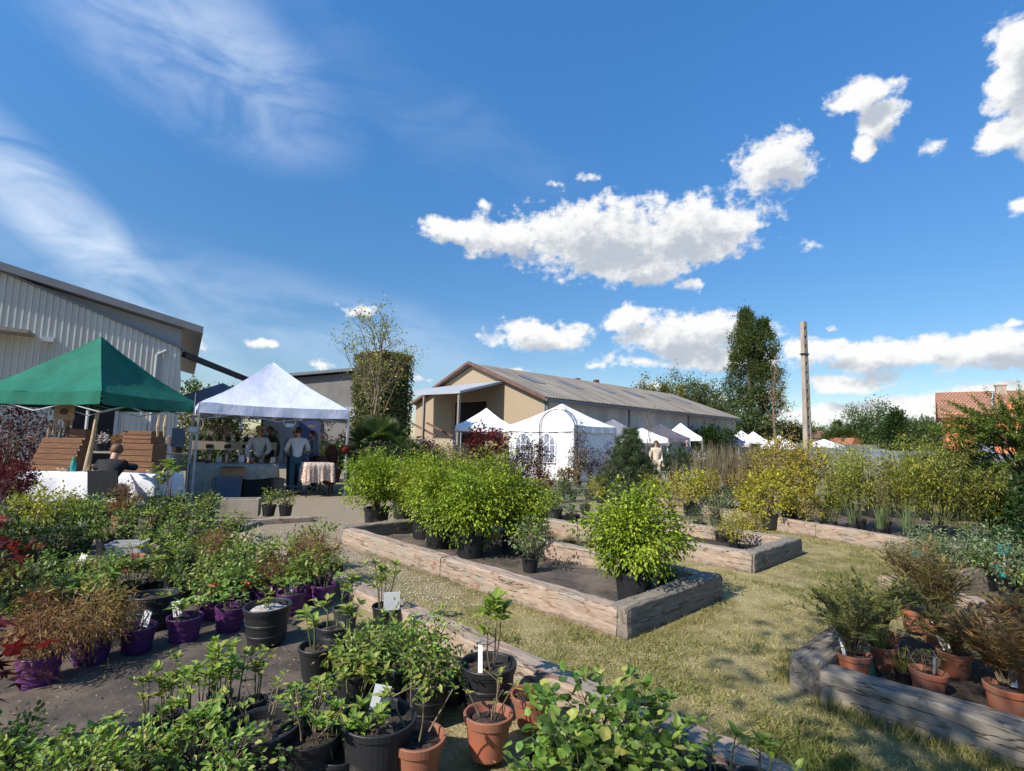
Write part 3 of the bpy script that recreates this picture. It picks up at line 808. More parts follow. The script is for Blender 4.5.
kind('gold', 'black', 'gold', lambda p, z: p.shrub(.8, 1.2, .3, z, 70, 16, .052, T_OVAL, .1, .4, .2, .009, crad=.085), 3)
kind('greyherb', 'black', 'grey', lambda p, z: p.shrub(.52, .52, .15, z, 50, 16, .035, T_SLIM, .0, .4, .2, .006, crad=.06, width=1.6), 3)
kind('palegreen', 'black', 'grey', lambda p, z: p.shrub(.62, .66, .18, z, 60, 15, .042, T_OVAL, .1, .45, .2, .007, crad=.07), 3)
kind('orangeplant', 'black', 'orange', lambda p, z: p.shrub(.35, .45, .18, z, 36, 16, .05, T_OVAL, .1, .3, .2, .006, crad=.05), 1)
kind('whiteflower', 'black', 'flower', lambda p, z: p.shrub(.4, .5, .2, z, 26, 5, .045, T_BROAD, .0, .35, .3, .006, crad=.05), 2)


# ------------------------------------------------------------------ market tents
def make_tent(label, FL, FR, depth, eave, peak, mt, name='market_tent', drop=.25, walls=(), legs=True, group='market tents', sag=.10, window=False, cat='tent', n=20, skip=()):
    """a pop-up tent on four legs: FL, FR = plan points of two corners, the others lie DEPTH behind"""
    FL, FR = np.array(FL, float), np.array(FR, float); e = FR - FL; wd = np.linalg.norm(e); e /= wd; b = np.array((-e[1], e[0]))
    org = (FL + FR) / 2 + b * depth / 2
    root = empty(name, label, cat, (org[0], org[1], 0), math.atan2(e[1], e[0]), group)
    hw, hd = wd / 2, depth / 2
    co = [(-hw, -hd), (hw, -hd), (hw, hd), (-hw, hd)]
    mb = MB()
    for i in range(4):
        a, c = np.array(co[i]), np.array(co[(i + 1) % 4])

        def fn(u, v):
            q = a * (1 - u) + c * u; q = q * (1 - v)
            edge = 4 * u * (1 - u)
            z = eave + (peak - eave) * (v + .0) - sag * (peak - eave) * 4 * v * (1 - v) * (.6 + .5 * edge) - .035 * edge * (1 - v)
            if v > .97: z -= .02
            z += .022 * noise.noise(Vector((q[0] * 2.2, q[1] * 2.2, i * 3.1 + peak))) + .010 * noise.noise(Vector((q[0] * 7, q[1] * 7, peak))) * (1 - v)
            return (q[0], q[1], z)
        mb.add(*ngrid(fn, n, n))
    mb.build('canopy', mt, root, smooth=True)
    for i in range(4):
        a, c = np.array(co[i]), np.array(co[(i + 1) % 4]); o = np.array((c - a)[::-1] * (1, -1)); o = o / np.linalg.norm(o)

        def fv(u, v):
            edge = 4 * u * (1 - u); q = a + (c - a) * u + o * (.012 + .018 * math.sin(u * 29 + i) * v + .02 * v)
            return (q[0], q[1], eave + .004 - .035 * edge - drop * v)
        MB().add(*ngrid(fv, 24, 3)).build('valance', mt, root, smooth=True)
    if legs:
        for li, (x, y) in enumerate(co):
            if li in skip: continue
            MB().box(x - .022, x + .022, y - .022, y + .022, .01, eave - .06).box(x - .07, x + .07, y - .07, y + .07, 0, .012).build('leg', 'steel', root)
        tr = MB()
        for i in range(4):
            a, c = np.array(co[i]) * .99, np.array(co[(i + 1) % 4]) * .99
            for f0, f1 in ((0, .5), (.5, 1)):
                p, q = a + (c - a) * f0, a + (c - a) * f1
                tr.bar((*p, eave - .08), (*q, eave - .38), .018); tr.bar((*p, eave - .38), (*q, eave - .08), .018)
        tr.build('truss', 'steel', root)
    for i in walls:
        a, c = np.array(co[i]), np.array(co[(i + 1) % 4])

        def fw(u, v):
            q = a + (c - a) * u; return (q[0] * .985, q[1] * .985, .03 + (eave - .1) * v + .0 * u)
        vs, fs = ngrid(fw, 20, 2); vs = np.array(vs); dn = np.array(((c - a)[1], -(c - a)[0])) / np.linalg.norm(c - a)
        vs[:, :2] += dn * (np.sin(np.arange(len(vs)) * .9) * .012)[:, None]
        wl = MB().add(vs, fs).build('side_wall', mt, root, smooth=True)
        if window and i == walls[0]:                                   # arched windows with muntins, two in the wall
            L_ = np.linalg.norm(c - a); d = (c - a) / L_
            for t0 in (.25, .62):
                f, gl = MB(), MB(); cx = a * .985 + (c - a) * .985 * t0

                def wp(s_, z, o_): q = cx + d * s_ + dn * o_; return (q[0], q[1], z)
                arc = [(-.44, .7), (.44, .7), (.44, 1.4)] + [(.44 * math.cos(t), 1.4 + .44 * math.sin(t)) for t in np.linspace(.3, math.pi - .3, 8)] + [(-.44, 1.4)]
                gl.add([wp(s_, z, .03) for s_, z in arc] + [wp(s_, z, .02) for s_, z in arc], [tuple(range(len(arc))), tuple(range(len(arc), 2 * len(arc)))[::-1]])
                for p, q in zip(arc, arc[1:] + arc[:1]): f.bar(wp(*p, .035), wp(*q, .035), .05, .05)
                for p, q in (((-.15, .7), (-.15, 1.8)), ((.15, .7), (.15, 1.8)), ((-.44, 1.05), (.44, 1.05)), ((-.44, 1.38), (.44, 1.38)), ((0, 1.4), (.31, 1.71)), ((0, 1.4), (-.31, 1.71))): f.bar(wp(*p, .035), wp(*q, .035), .04, .03)
                wo_ = gl.build('window', 'glass', wl); f.build('frame', 'white', wo_)
    return root


def parasol(label, x, y, z, r, mt, group):
    root = empty('parasol', label, 'parasol', (x, y, 0), .2, group)
    v = [(0, 0, z)] + [(r * math.cos(i * math.pi / 4), r * math.sin(i * math.pi / 4), z - r * .38) for i in range(8)]
    v2 = [(q[0] * 1.01, q[1] * 1.01, q[2] - .15) for q in v[1:]]
    MB().add(v + v2, [(0, 1 + i, 1 + (i + 1) % 8) for i in range(8)] + [(1 + i, 9 + i, 9 + (i + 1) % 8, 1 + (i + 1) % 8) for i in range(8)]).build('canopy', mt, root)
    MB().tube([(0, 0, 0), (0, 0, z)], .025, 8).build('pole', 'steel', root)


# ------------------------------------------------------------------ people
def skin_mesh(name, joints, edges, m, sub=2, root=0):
    """grow a smooth body over a skeleton: joints = [(x, y, z, r)]"""
    me = bpy.data.meshes.new(name + '_skeleton'); me.from_pydata([j[:3] for j in joints], edges, [])
    o = bpy.data.objects.new(name + '_skeleton', me); C.objects.link(o)
    mo = o.modifiers.new('s', 'SKIN'); mo.use_smooth_shade = True; mo.branch_smoothing = .3
    if not me.skin_vertices: me.skin_vertices.new() if hasattr(me.skin_vertices, 'new') else None
    sv = me.skin_vertices[0].data
    for i, j in enumerate(joints):
        r = j[3] if isinstance(j[3], tuple) else (j[3], j[3])
        sv[i].radius = r; sv[i].use_root = (i == root)
    ms = o.modifiers.new('u', 'SUBSURF'); ms.levels = sub; ms.render_levels = sub
    dg = bpy.context.evaluated_depsgraph_get(); dg.update()
    out = bpy.data.meshes.new_from_object(o.evaluated_get(dg)); out.name = name
    bpy.data.objects.remove(o); bpy.data.meshes.remove(me)
    out.materials.clear(); out.materials.append(M[m]); out.polygons.foreach_set('use_smooth', np.ones(len(out.polygons), bool))
    return out


def person(label, x, y, rz, shirt, trousers, hair='hairbrown', cap=None, lean=0., armL=None, armR=None, seated=False, height=1.72, sleeves=True, z=0., glasses=False, group=None, head=(0, 0)):
    """faces -Y at rz = 0; lean = chest leaning forward; armX = (elbow, wrist) positions"""
    root = empty('person', label, 'person', (x, y, z), rz, group); s = height / 1.72; root.scale = (s,) * 3
    hz = .50 if seated else .93
    ln = lambda up: -lean * up                                    # forward offset at height up above the hips
    cz = math.cos(min(1, lean))
    J, E = [], []

    def j(p, r, par=None):
        J.append((*p, r)); k = len(J) - 1
        if par is not None: E.append((par, k))
        return k
    pel = j((0, 0, hz), .115)
    wa = j((0, ln(.17), hz + .17 * cz), .105, pel); ch = j((0, ln(.36), hz + .36 * cz), .125, wa); nk = j((0, ln(.52), hz + .515 * cz), .052, ch)
    hx, hy = head
    nt_ = j((hx * .3, ln(.58) + hy * .3, hz + .585 * cz), .05, nk); h0 = (hx, ln(.62) + hy - .015, hz + .675 * cz)
    hd = j(h0, .082, nt_); j((h0[0], h0[1] + .008, h0[2] + .075), .066, hd); ns = j((h0[0], h0[1] - .085, h0[2] - .005), .014, hd); ck = j((h0[0], h0[1] - .035, h0[2] - .07), .042, hd)
    arms = {}
    for sg, arm in ((-1, armL), (1, armR)):
        sh = j((sg * .175, ln(.46), hz + .465 * cz), .055, ch)
        e_, w_ = arm or ((sg * .235, ln(.2) + .03, hz + .19), (sg * .235, ln(.1) - .06, hz - .05))
        e = j(e_, .042, sh); w = j(w_, .028, e); arms[sg] = (sh, e, w)
        d = unit(np.array(w_) - np.array(e_)); sd = unit(np.cross(d, (0, 1., .2)))
        pm = j(tuple(np.array(w_) + d * .055), .03, w)
        for q, (o, l) in enumerate(((-.027, .068), (-.009, .078), (.009, .074), (.026, .058))):
            f1 = np.array(w_) + d * .095 + sd * o; f2 = f1 + d * l * .55 + np.array((0, -.012, -.01)); f3 = f2 + d * l * .3 + np.array((0, -.02, -.006))
            a = j(tuple(f1), .0105, pm); b = j(tuple(f2), .0095, a); j(tuple(f3), .008, b)
        t1 = np.array(w_) + d * .05 - sd * .04; a = j(tuple(t1), .012, w); j(tuple(t1 + d * .04 - sd * .012), .009, a)
    legs = {}
    for sg in (-1, 1):
        hp = j((sg * .09, 0, hz - .04), .09, pel)
        if seated: kn = (sg * .13, -.44, .50); an = (sg * .14, -.40, .09)
        else: kn = (sg * .10, -.02, .49); an = (sg * .10, .02, .085)
        k = j(kn, .058, hp); a = j(an, .04, k); t = j((an[0] * 1.15, an[1] - .13, .045), .036, a); legs[sg] = (hp, k, a, t)
    thin = {pel: .8, wa: .72, ch: .7}; thin.update({a[0]: .8 for a in arms.values()}); thin.update({l[0]: .8 for l in legs.values()})
    link('body', skin_mesh('body', [(*q[:3], q[3] * thin.get(i, 1)) for i, q in enumerate(J)], E, 'skin'), root)

    def shell(name, m, idx, grow, cut=None):
        ids = sorted(set(i for q in idx for i in q)); mp = {i: n for n, i in enumerate(ids)}
        js = [(*J[i][:3], J[i][3] + grow) for i in ids]
        if cut:
            js[mp[cut[0]]] = (*js[mp[cut[0]]][:3], cut[1]); q = js[mp[pel]]; js[mp[pel]] = (q[0], q[1], q[2] - .07, q[3] + .012)
        link(name, skin_mesh(name, js, [(mp[a], mp[b]) for a, b in idx], m, root=0), root)
    up = [(pel, wa), (wa, ch), (ch, nk)]
    for sg in (-1, 1):
        sh, e, w = arms[sg]; up += [(ch, sh), (sh, e)] + ([(e, w)] if sleeves else [])
    shell('shirt', shirt, up, .019, (nk, .056))
    dn = []
    for sg in (-1, 1):
        hp, k, a, t = legs[sg]; dn += [(pel, hp), (hp, k), (k, a)]
    shell('trousers', trousers, dn, .016)
    for sg in (-1, 1):
        hp, k, a, t = legs[sg]; A, T = J[a], J[t]
        link('shoe', skin_mesh('shoe', [(A[0], A[1] + .01, .055, .048), (A[0] * 1.05, A[1] - .06, .045, .046), (T[0], T[1] - .02, .04, .04)], [(0, 1), (1, 2)], 'black', 1), root)
    # hair: a cap of the skull behind and above the face
    hb = MB(); n, q = 14, 8; vs = []
    for a in range(q + 1):
        ph = a / q * 2.3
        for b in range(n):
            th = b / n * 6.283; rr = .094 * math.sin(ph); fy = -math.cos(th)
            zz = .10 * math.cos(ph)
            if fy * math.sin(ph) < -.35 and zz < .04: rr *= .8; zz = .04
            vs.append((rr * math.sin(th) * .95, rr * (1.08 if True else 1) * -fy * -1 + .012, zz))
    hb.add(vs, [(a * n + b, a * n + (b + 1) % n, (a + 1) * n + (b + 1) % n, (a + 1) * n + b) for a in range(q) for b in range(n)])
    hb.build('hair', hair, root, (h0[0], h0[1] + .006, h0[2] + .026), smooth=True)
    for sg in (-1, 1):
        MB().lathe([(0.001, -.008), (.008, 0), (.001, .008)], 6).build('eye', 'black', root, (h0[0] + sg * .03, h0[1] - .083, h0[2] + .018))
        link('ear', skin_mesh('ear', [(0, 0, -.018, .012), (0, .004, .018, .014)], [(0, 1)], 'skin', 1), root, (h0[0] + sg * .086, h0[1] + .01, h0[2]))
    if glasses:
        gl = MB()
        for sg in (-1, 1): gl.box(sg * .034 - .025, sg * .034 + .025, -.004, .004, -.018, .018)
        gl.box(-.075, .075, .003, .008, .008, .016); gl.build('sunglasses', 'black', root, (h0[0], h0[1] - .1, h0[2] + .02))
    if cap:
        cb = MB().lathe([(.108, 0), (.106, .05), (.08, .09), (.03, .105), (.001, .107)], 16); cb.add([(-.08, -.09, 0), (.08, -.09, 0), (.06, -.19, -.02), (-.06, -.19, -.02), (-.08, -.09, .012), (.08, -.09, .012), (.06, -.19, -.01), (-.06, -.19, -.01)], [(0, 1, 2, 3), (7, 6, 5, 4), (0, 4, 5, 1), (1, 5, 6, 2), (2, 6, 7, 3), (3, 7, 4, 0)])
        cb.build('cap', cap, root, (h0[0], h0[1] + .008, h0[2] + .045), smooth=True)
    return root
# ================================================================== THE SETTING
U = np.array((.695, -.719)); VV = np.array((.719, .695))          # the directions the beds run along and across
b = MB(); b.add(*ngrid(lambda u, v: ((u - .5) * 1600, (v - .3) * 1600, 0), 40, 40)); struct(b.build('ground', 'ground'))


def sheet(name, poly, z, m, amp=.0, cell=.12, seed=0):
    """a crumpled sheet clipped to a convex plan polygon"""
    poly = np.array(poly, float); lo, hi = poly.min(0), poly.max(0); nx, ny = [max(2, int(q)) for q in (hi - lo) / cell]
    xs, ys = np.linspace(lo[0], hi[0], nx), np.linspace(lo[1], hi[1], ny)
    def inside(x, y):
        s = 0
        for i in range(len(poly)):
            a, c = poly[i], poly[(i + 1) % len(poly)]; q = (c[0] - a[0]) * (y - a[1]) - (c[1] - a[1]) * (x - a[0]); s += 1 if q >= -1e-6 else -1
        return abs(s) == len(poly)
    v = []
    for x in xs:
        for y in ys:
            n1 = noise.fractal(Vector((x * 1.1, y * 2.2, seed)), .8, 2.1, 5); rid = abs(noise.noise(Vector((x * .9 + y * .8, (y - x) * 2.1, seed + 9))))
            v.append((x, y, z + amp * (n1 * .6 + max(0, .16 - rid) * 4)))
    f = []
    for i in range(nx - 1):
        for j in range(ny - 1):
            if inside((xs[i] + xs[i + 1]) / 2, (ys[j] + ys[j + 1]) / 2): f.append((i * ny + j, (i + 1) * ny + j, (i + 1) * ny + j + 1, i * ny + j + 1))
    return struct(MB().add(v, f).build(name, m, smooth=True))


BL0, BL1 = np.array((-4.0, 7.82)), np.array((1.75, 1.87))           # the edge of the left bed
sheet('weed_fabric', [(-12.5, 9.2), (-12.5, .8), (1.7, .8), tuple(BL1), tuple(BL0), (-4.8, 9.0)], .022, 'fabric', .045, .07, 3)
B1 = np.array((.99, 4.31))                                          # near corner of the middle bed
rect = lambda p, l, w: [tuple(p), tuple(p + VV * w), tuple(p + VV * w - U * l), tuple(p - U * l)]
sheet('weed_fabric', rect(B1 + (VV - U) * .1, 4.65, 1.45), .03, 'fabric', .03, .1, 5)
B2 = np.array((3.02, 6.55))
sheet('bed_soil', rect(B2 + (VV - U) * .1, 5.1, 1.45), .05, 'soil', .05, .12, 6)
B3 = np.array((6.22, 7.16)); U3 = np.array((.42, -.907)); V3 = np.array((.907, .42))
sheet('weed_fabric', [tuple(B3), tuple(B3 + V3 * 4.5), tuple(B3 + V3 * 4.5 - U3 * 6), tuple(B3 - U3 * 6)], .024, 'fabric', .03, .14, 7)
B4 = np.array((1.97, 3.40))
sheet('bed_soil', [tuple(B4 + VV * .1), tuple(B4 + U * 2.2 + VV * .1), tuple(B4 + U * 2.2 + VV * 1.5), tuple(B4 + VV * 1.5)], .03, 'soil', .05, .1, 8)
B5 = np.array((3.8, 5.44)); U5 = np.array((.29, -.957)); V5 = np.array((.957, .29))
sheet('weed_fabric', [tuple(B5), tuple(B5 + U5 * 3), tuple(B5 + U5 * 3 + V5 * 3), tuple(B5 + V5 * 3)], .026, 'fabric', .03, .12, 9)


def sleeper(a, c, label, h=.26, w=.17, m='sleeper', group='timber sleepers edging the beds', z=-.03, seed=None):
    """a weathered timber with rounded worn edges, splits and hollows"""
    a, c = np.array(a, float), np.array(c, float); Ln = np.linalg.norm(c - a); sd = (a[0] * 7.3 + a[1] * 3.1)
    prof = []
    for sx, sz in ((1, 1), (-1, 1), (-1, -1), (1, -1)):
        for t in np.linspace(0, 90, 4):
            ang = R({(1, 1): 0, (-1, 1): 90, (-1, -1): 180, (1, -1): 270}[(sx, sz)] + t); rr = .022
            prof.append((sx * (w / 2 - rr) + rr * math.cos(ang), sz * (h / 2 - rr) + rr * math.sin(ang)))
    # extra points along the long faces
    q = []
    for i in range(len(prof)):
        p0, p1 = np.array(prof[i]), np.array(prof[(i + 1) % len(prof)]); q.append(p0)
        if np.linalg.norm(p1 - p0) > .08: q += [p0 + (p1 - p0) * t for t in (.25, .5, .75)]
    q = np.array(q); n = len(q); ns = int(Ln / .045); v = []
    for i in range(ns + 1):
        x = -Ln / 2 + Ln * i / ns
        for (yy, zz) in q:
            d = .007 * noise.fractal(Vector((x * 3.2 + sd, yy * 14, zz * 14)), .7, 2.2, 4) + .004 * noise.noise(Vector((x * .9 + sd, yy * 6 + 3, zz * 6)))
            e = min(i, ns - i) * Ln / ns; k = 1 - .08 * max(0, 1 - e / .03) + d / .1
            v.append((x + .012 * noise.noise(Vector((yy * 20, zz * 20, sd + i // ns))), yy * k, zz * k))
    f = [(i * n + j, (i + 1) * n + j, (i + 1) * n + (j + 1) % n, i * n + (j + 1) % n) for i in range(ns) for j in range(n)] + [tuple(range(n)), tuple(range(ns * n, ns * n + n))[::-1]]
    d = c - a; o = MB().add(v, f).build('timber_sleeper', m, None, ((a[0] + c[0]) / 2, (a[1] + c[1]) / 2, z + h / 2), math.atan2(d[1], d[0]))
    return tag(o, label, 'timber', group)


def run(p, d, lens, labels, **k):
    t = 0
    for l, lb in zip(lens, labels): sleeper(p + d * t, p + d * (t + l - .012), lb, **k); t += l


# the middle bed
run(B1 - U * 4.75, U, (2.34, 2.33), ('sunlit pale sleeper along the gravel path, far half of the middle bed', 'sunlit pale sleeper with red stains beside the grass, near half of the middle bed'), h=.25)
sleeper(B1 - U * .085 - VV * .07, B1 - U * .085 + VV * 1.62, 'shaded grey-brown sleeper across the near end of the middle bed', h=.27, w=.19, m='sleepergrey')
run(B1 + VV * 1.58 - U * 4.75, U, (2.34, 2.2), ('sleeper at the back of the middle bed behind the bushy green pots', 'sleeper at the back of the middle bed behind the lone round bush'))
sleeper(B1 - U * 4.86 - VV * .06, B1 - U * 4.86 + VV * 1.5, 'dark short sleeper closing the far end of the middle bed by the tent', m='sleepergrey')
# the second bed
run(B2 - U * 5.3, U, (2.6, 1.7, .98), ('sleeper edging the second bed behind the lone round bush', 'sleeper edging the second bed below the yellow leaves', 'short pale sleeper end at the near corner of the second bed'), h=.27)
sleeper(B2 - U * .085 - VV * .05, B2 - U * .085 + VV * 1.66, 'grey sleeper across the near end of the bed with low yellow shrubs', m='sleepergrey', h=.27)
sleeper(B2 + VV * 1.6 - U * 2.8, B2 + VV * 1.6 - U * .2, 'sleeper at the back of the second bed under yellow shrubs')
# the third bed with the bamboo
run(B3 - U3 * 7.2, U3, (2.4, 2.6, 2.2), ('far pale sleeper of the bamboo bed behind the yellow shrubs', 'pale sleeper of the bamboo bed along the mown path', 'nearest pale sleeper of the bamboo bed, half hidden by feathery plants'), h=.27)
# right-hand beds
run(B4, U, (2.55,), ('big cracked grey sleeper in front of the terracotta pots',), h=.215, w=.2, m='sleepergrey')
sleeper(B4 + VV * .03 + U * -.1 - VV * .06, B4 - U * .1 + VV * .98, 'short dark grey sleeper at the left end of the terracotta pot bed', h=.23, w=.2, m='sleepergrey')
run(B5, U5, (1.35, 1.9), ('weathered sleeper behind the feathery brown plants', 'pale sunlit sleeper at the right edge behind orange feathery plants'), h=.3, w=.2)
sleeper(B5 + U5 * .02 + V5 * .12, B5 + V5 * 1.9 - U5 * .1, 'grey sleeper end running back behind the rusty feathery plant', m='sleepergrey', h=.28)
sleeper(np.array((5.4, 5.2)), np.array((5.9, 3.0)), 'pale board at the back of the shaded right bed', h=.3, w=.1)
# left nursery bed
run(BL0, (BL1 - BL0) / np.linalg.norm(BL1 - BL0), (1.3, 1.9, 2.4, 2.5), ('short pale sleeper at the far corner of the nursery bed by the gravel', 'sleeper edge of the nursery bed behind the purple pots',
    'crumbling sleeper edge of the nursery bed beside the white sign card', 'split grey sleeper at the near edge of the nursery bed by terracotta pots'), h=.16, w=.19)
sleeper(P(200, 528), P(312, 521), 'low flat sleeper under the two potted bushes before the white tent', h=.12, w=.2, m='sleeper')
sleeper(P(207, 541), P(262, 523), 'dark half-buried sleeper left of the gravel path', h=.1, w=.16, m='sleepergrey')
# farther beds towards the stalls
sleeper(P(505, 500), P(560, 494), 'low grey sleeper in front of the flower arch', h=.14)
sleeper(P(562, 494), P(625, 488), 'low sleeper behind the orange leaved pot near the arch', h=.14)
sleeper(P(660, 496), P(720, 494), 'pale sleeper under the bright yellow shrub', h=.24)
sleeper(P(722, 494), P(790, 500), 'pale sleeper under the tan reeds', h=.24)

# ================================================================== BUILDINGS
# grey clad barn on the left, behind the green tent
A, Bc = np.array((-18.08, 18.54)), np.array((-13.65, 21.3)); d = unit(Bc - A); rzb = math.atan2(d[1], d[0]); Lb = np.linalg.norm(Bc - A)
barn = empty('clad_barn', 'grey corrugated barn with a sloping roof behind the green tent', 'barn', (A[0], A[1], 0), rzb)
zl, zr = 6.93, 4.95                                                 # top of the ribbed wall at its left end (frame edge) and right end
X0 = -4.0; sl = (zr - zl) / Lb
w = MB(); pts = []; x = X0
while x < Lb - .02:                                                 # ribbed sheet: flat, rib, flat
    for dx, y in ((0, 0), (.11, 0), (.13, -.045), (.17, -.045), (.19, 0)):
        if x + dx < Lb: pts.append((x + dx, y))
    x += .19
pts.append((Lb, 0)); n = len(pts)
w.add([(x, y, 0) for x, y in pts] + [(x, y, zl + sl * x) for x, y in pts], [(i, i + 1, n + i + 1, n + i) for i in range(n - 1)])
w.build('ribbed_wall', 'corr', barn)
MB().add([(Lb, 0, 0), (Lb, 18, 0), (Lb, 18, zr), (Lb, 0, zr)], [(0, 1, 2, 3)]).build('end_wall', 'corr', barn)
fx = lambda x: 7.0 + (5.78 - 7.0) / Lb * x
MB().prism([(X0, fx(X0)), (Lb, fx(Lb)), (Lb, zr + .05), (X0, zl + sl * X0 + .05)], (.25, .4)).build('upper_panel', 'panel', barn)
e = MB(); e.prism([(X0, zl + sl * X0 + .09), (Lb + .25, zr + sl * .25 + .09), (Lb + .25, zr + sl * .25), (X0, zl + sl * X0)], (-.09, .3)); e.build('eave_strip', 'roofgrey', barn)
r = MB(); r.prism([(X0, fx(X0) + .30), (Lb + .75, fx(Lb + .75) + .30), (Lb + .75, fx(Lb + .75) + .02), (X0, fx(X0) + .02)], (-.35, 18)); r.build('roof', 'roofgrey', barn)
a_ = MB(); a_.prism([(X0, 5.12), (.75, 4.95), (.75, 4.83), (X0, 4.98)], (-1.1, -.06)); a_.build('awning', 'greywood', barn)
MB().box(.95, 1.3, -.3, -.06, 4.7, 4.88).build('wall_light', 'steel', barn)
MB().tube([(Lb - .75, -.12, zr - .35), (Lb - .75, -.12, .1)], .07, 8).tube([(Lb - .75, -.12, zr - .35), (Lb - .45, -.1, zr - .15)], .06, 8).build('downpipe', 'panel', barn)
dr = MB(); dr.box(2.1, 3.3, -.10, -.05, .05, 2.3); dr.build('painted_doorway', 'dark', barn)  # black slab on the wall, painting the unlit inside of a door opening
MB().box(1.98, 2.09, -.12, -.05, .05, 2.4).box(3.31, 3.42, -.12, -.05, .05, 2.4).box(1.98, 3.42, -.12, -.05, 2.41, 2.5).build('door_frame', 'panel', barn)
# black conveyor pipe sloping down from the barn
q0, q1 = np.array((X(176, 22), 22, Z(354, 22, 176))), np.array((X(262, 27), 27, Z(387, 27, 262)))
pr = empty('sloping_chute', 'long black chute sloping down from the grey barn', 'chute', (0, 0, 0))
MB().bar(q0, q1, .2, .22).build('tube', 'darkmetal', pr)
MB().bar((q1[0], q1[1], 0), (q1[0], q1[1], q1[2]), .16).build('post', 'darkmetal', pr)
# grey shed with a blue door behind the pale tent
s0 = np.array((X(262, 26), 26.)); sh = empty('grey_shed', 'low grey shed with a lean-to roof and blue door behind the pale tent', 'shed', (s0[0], s0[1], 0), .05)
Ls = 5.2
MB().prism([(0, 0), (Ls, 0), (Ls, Z(368, 26, 350) - .1), (0, Z(379, 26, 290) - .1)], (0, 6)).build('wall', 'shedwall', sh)
MB().prism([(-.3, Z(380, 26, 290)), (Ls + .2, Z(368, 26, 350)), (Ls + .2, Z(368, 26, 350) + .14), (-.3, Z(380, 26, 290) + .14)], (-.3, 6.3)).build('roof', 'roofgrey', sh)
MB().box(0.3, Ls, -.12, -.02, 2.35, 3.0).build('pale_band', 'panel', sh)
MB().box(1.75, 2.85, -.1, -.02, .05, 2.25).build('door', 'bluedoor', sh)

# tan hall with the open porch
C0 = np.array((2.07, 33.0)); GD = np.array((-.69, .72)); LD = np.array((.72, .69)); GL, LL = 14.4, 28.
hall = empty('hall', 'long tan hall with a grey ribbed roof and an open porch', 'barn', (C0[0], C0[1], 0), math.atan2(LD[1], LD[0]))
# local: x along the long side, y across to the far side (GD = +y)
EZ, RZ = 4.3, 6.95; half = GL / 2
oy0, oy1, oz = 5.55, 9.5, 4.3                                        # the opening in the gable
gz = lambda y: EZ + (RZ - EZ) * (1 - abs(y - half) / half)
g_ = MB()
g_.prism([(0, 0), (oy0, 0), (oy0, gz(oy0)), (0, EZ)], (0, .3), 0)
g_.prism([(oy0, oz), (oy1, oz), (oy1, gz(oy1)), (half, RZ), (oy0, gz(oy0))], (0, .3), 0)
g_.prism([(oy1, 0), (GL, 0), (GL, EZ), (oy1, gz(oy1))], (0, .3), 0)
hw_ = g_.build('gable_wall', 'block', hall)
MB().box(.31, 3, oy0 - 1, oy1 + .5, .02, oz + .3).build('painted_doorway', 'dark', hall)  # solid black block paints the shade inside the gable opening
MB().box(.3, LL, -.001, .3, 0, EZ - .02).build('side_wall', 'sidewall', hall)
pil = MB()
for x in (9.3, 18.4): MB().box(x, x + .14, -.12, -.002, 0, EZ - .25).build('downpipe', 'roofgrey', hall)
MB().box(0, .24, -.08, -.004, 0, EZ - .3).tube([(.1, -.16, EZ - .25), (.1, -.16, .1)], .09, 8).build('corner_pipe', 'roofgrey', hall)
for sgn in (0, 1):                                                  # ribbed slopes
    v, f = [], []; ny = 2; x = -.45; xs = []
    while x < LL + .4: xs += [(x, 0), (x + .12, .0), (x + .18, .05), (x + .24, .05)]; x += .3
    for (xx, dz) in xs:
        for t in (0, 1):
            y = -.45 if t == 0 else half
            z = (EZ - (RZ - EZ) / half * .45 if t == 0 else RZ) + .12 + dz
            v.append((xx, y if sgn == 0 else GL - y, z))
    f = [(2 * i, 2 * i + 2, 2 * i + 3, 2 * i + 1) if sgn == 0 else (2 * i + 1, 2 * i + 3, 2 * i + 2, 2 * i) for i in range(len(xs) - 1)]
    rf = MB().add(v, f).build('roof', 'fibre', hall)
    if sgn == 0:
        for i in range(6):
            x0 = 2.6 + i * 4.4; sk = MB()
            pz = lambda y: EZ + (RZ - EZ) * y / half + .19
            sk.add([(x0, half * .45, pz(half * .45)), (x0 + 1.1, half * .45, pz(half * .45)), (x0 + 1.1, half * .72, pz(half * .72)), (x0, half * .72, pz(half * .72))], [(0, 1, 2, 3)]).build('rooflight', 'roofgrey', rf)
vg = MB()
for y0, z0, y1, z1 in ((-.5, EZ - .25, half, RZ + .06), (half, RZ + .06, GL + .5, EZ - .25)): vg.prism([(y0, z0), (y1, z1), (y1, z1 + .2), (y0, z0 + .2)], (-.5, -.32), 0)
vg.build('verge_board', 'verge', hall)
MB().box(-.45, LL + .4, -.62, -.46, EZ - .28, EZ - .12).build('gutter', 'roofgrey', hall)
cn = MB(); p3 = lambda x, y, z: (x, y, z)
cv = [(-.05, 3.7, 5.6), (-.05, 12.0, 5.6), (-3.7, 12.0, 4.75), (-3.7, 3.9, 4.6)]
cn.add(cv + [(a, b_, c - .16) for a, b_, c in cv], [(0, 1, 2, 3), (7, 6, 5, 4), (0, 4, 5, 1), (1, 5, 6, 2), (2, 6, 7, 3), (3, 7, 4, 0)]); cn.build('porch_roof', 'panel', hall)
for y in (4.1, 8.0, 11.7): MB().box(-3.6, -3.45, y, y + .15, 0, 4.5).build('porch_post', 'greywood', hall)
for y in (9.9, 8.0): MB().bar((-3.3, y, 2.6), (-3.4, y - 3.2, 1.7), .11).build('rail', 'verge', hall)
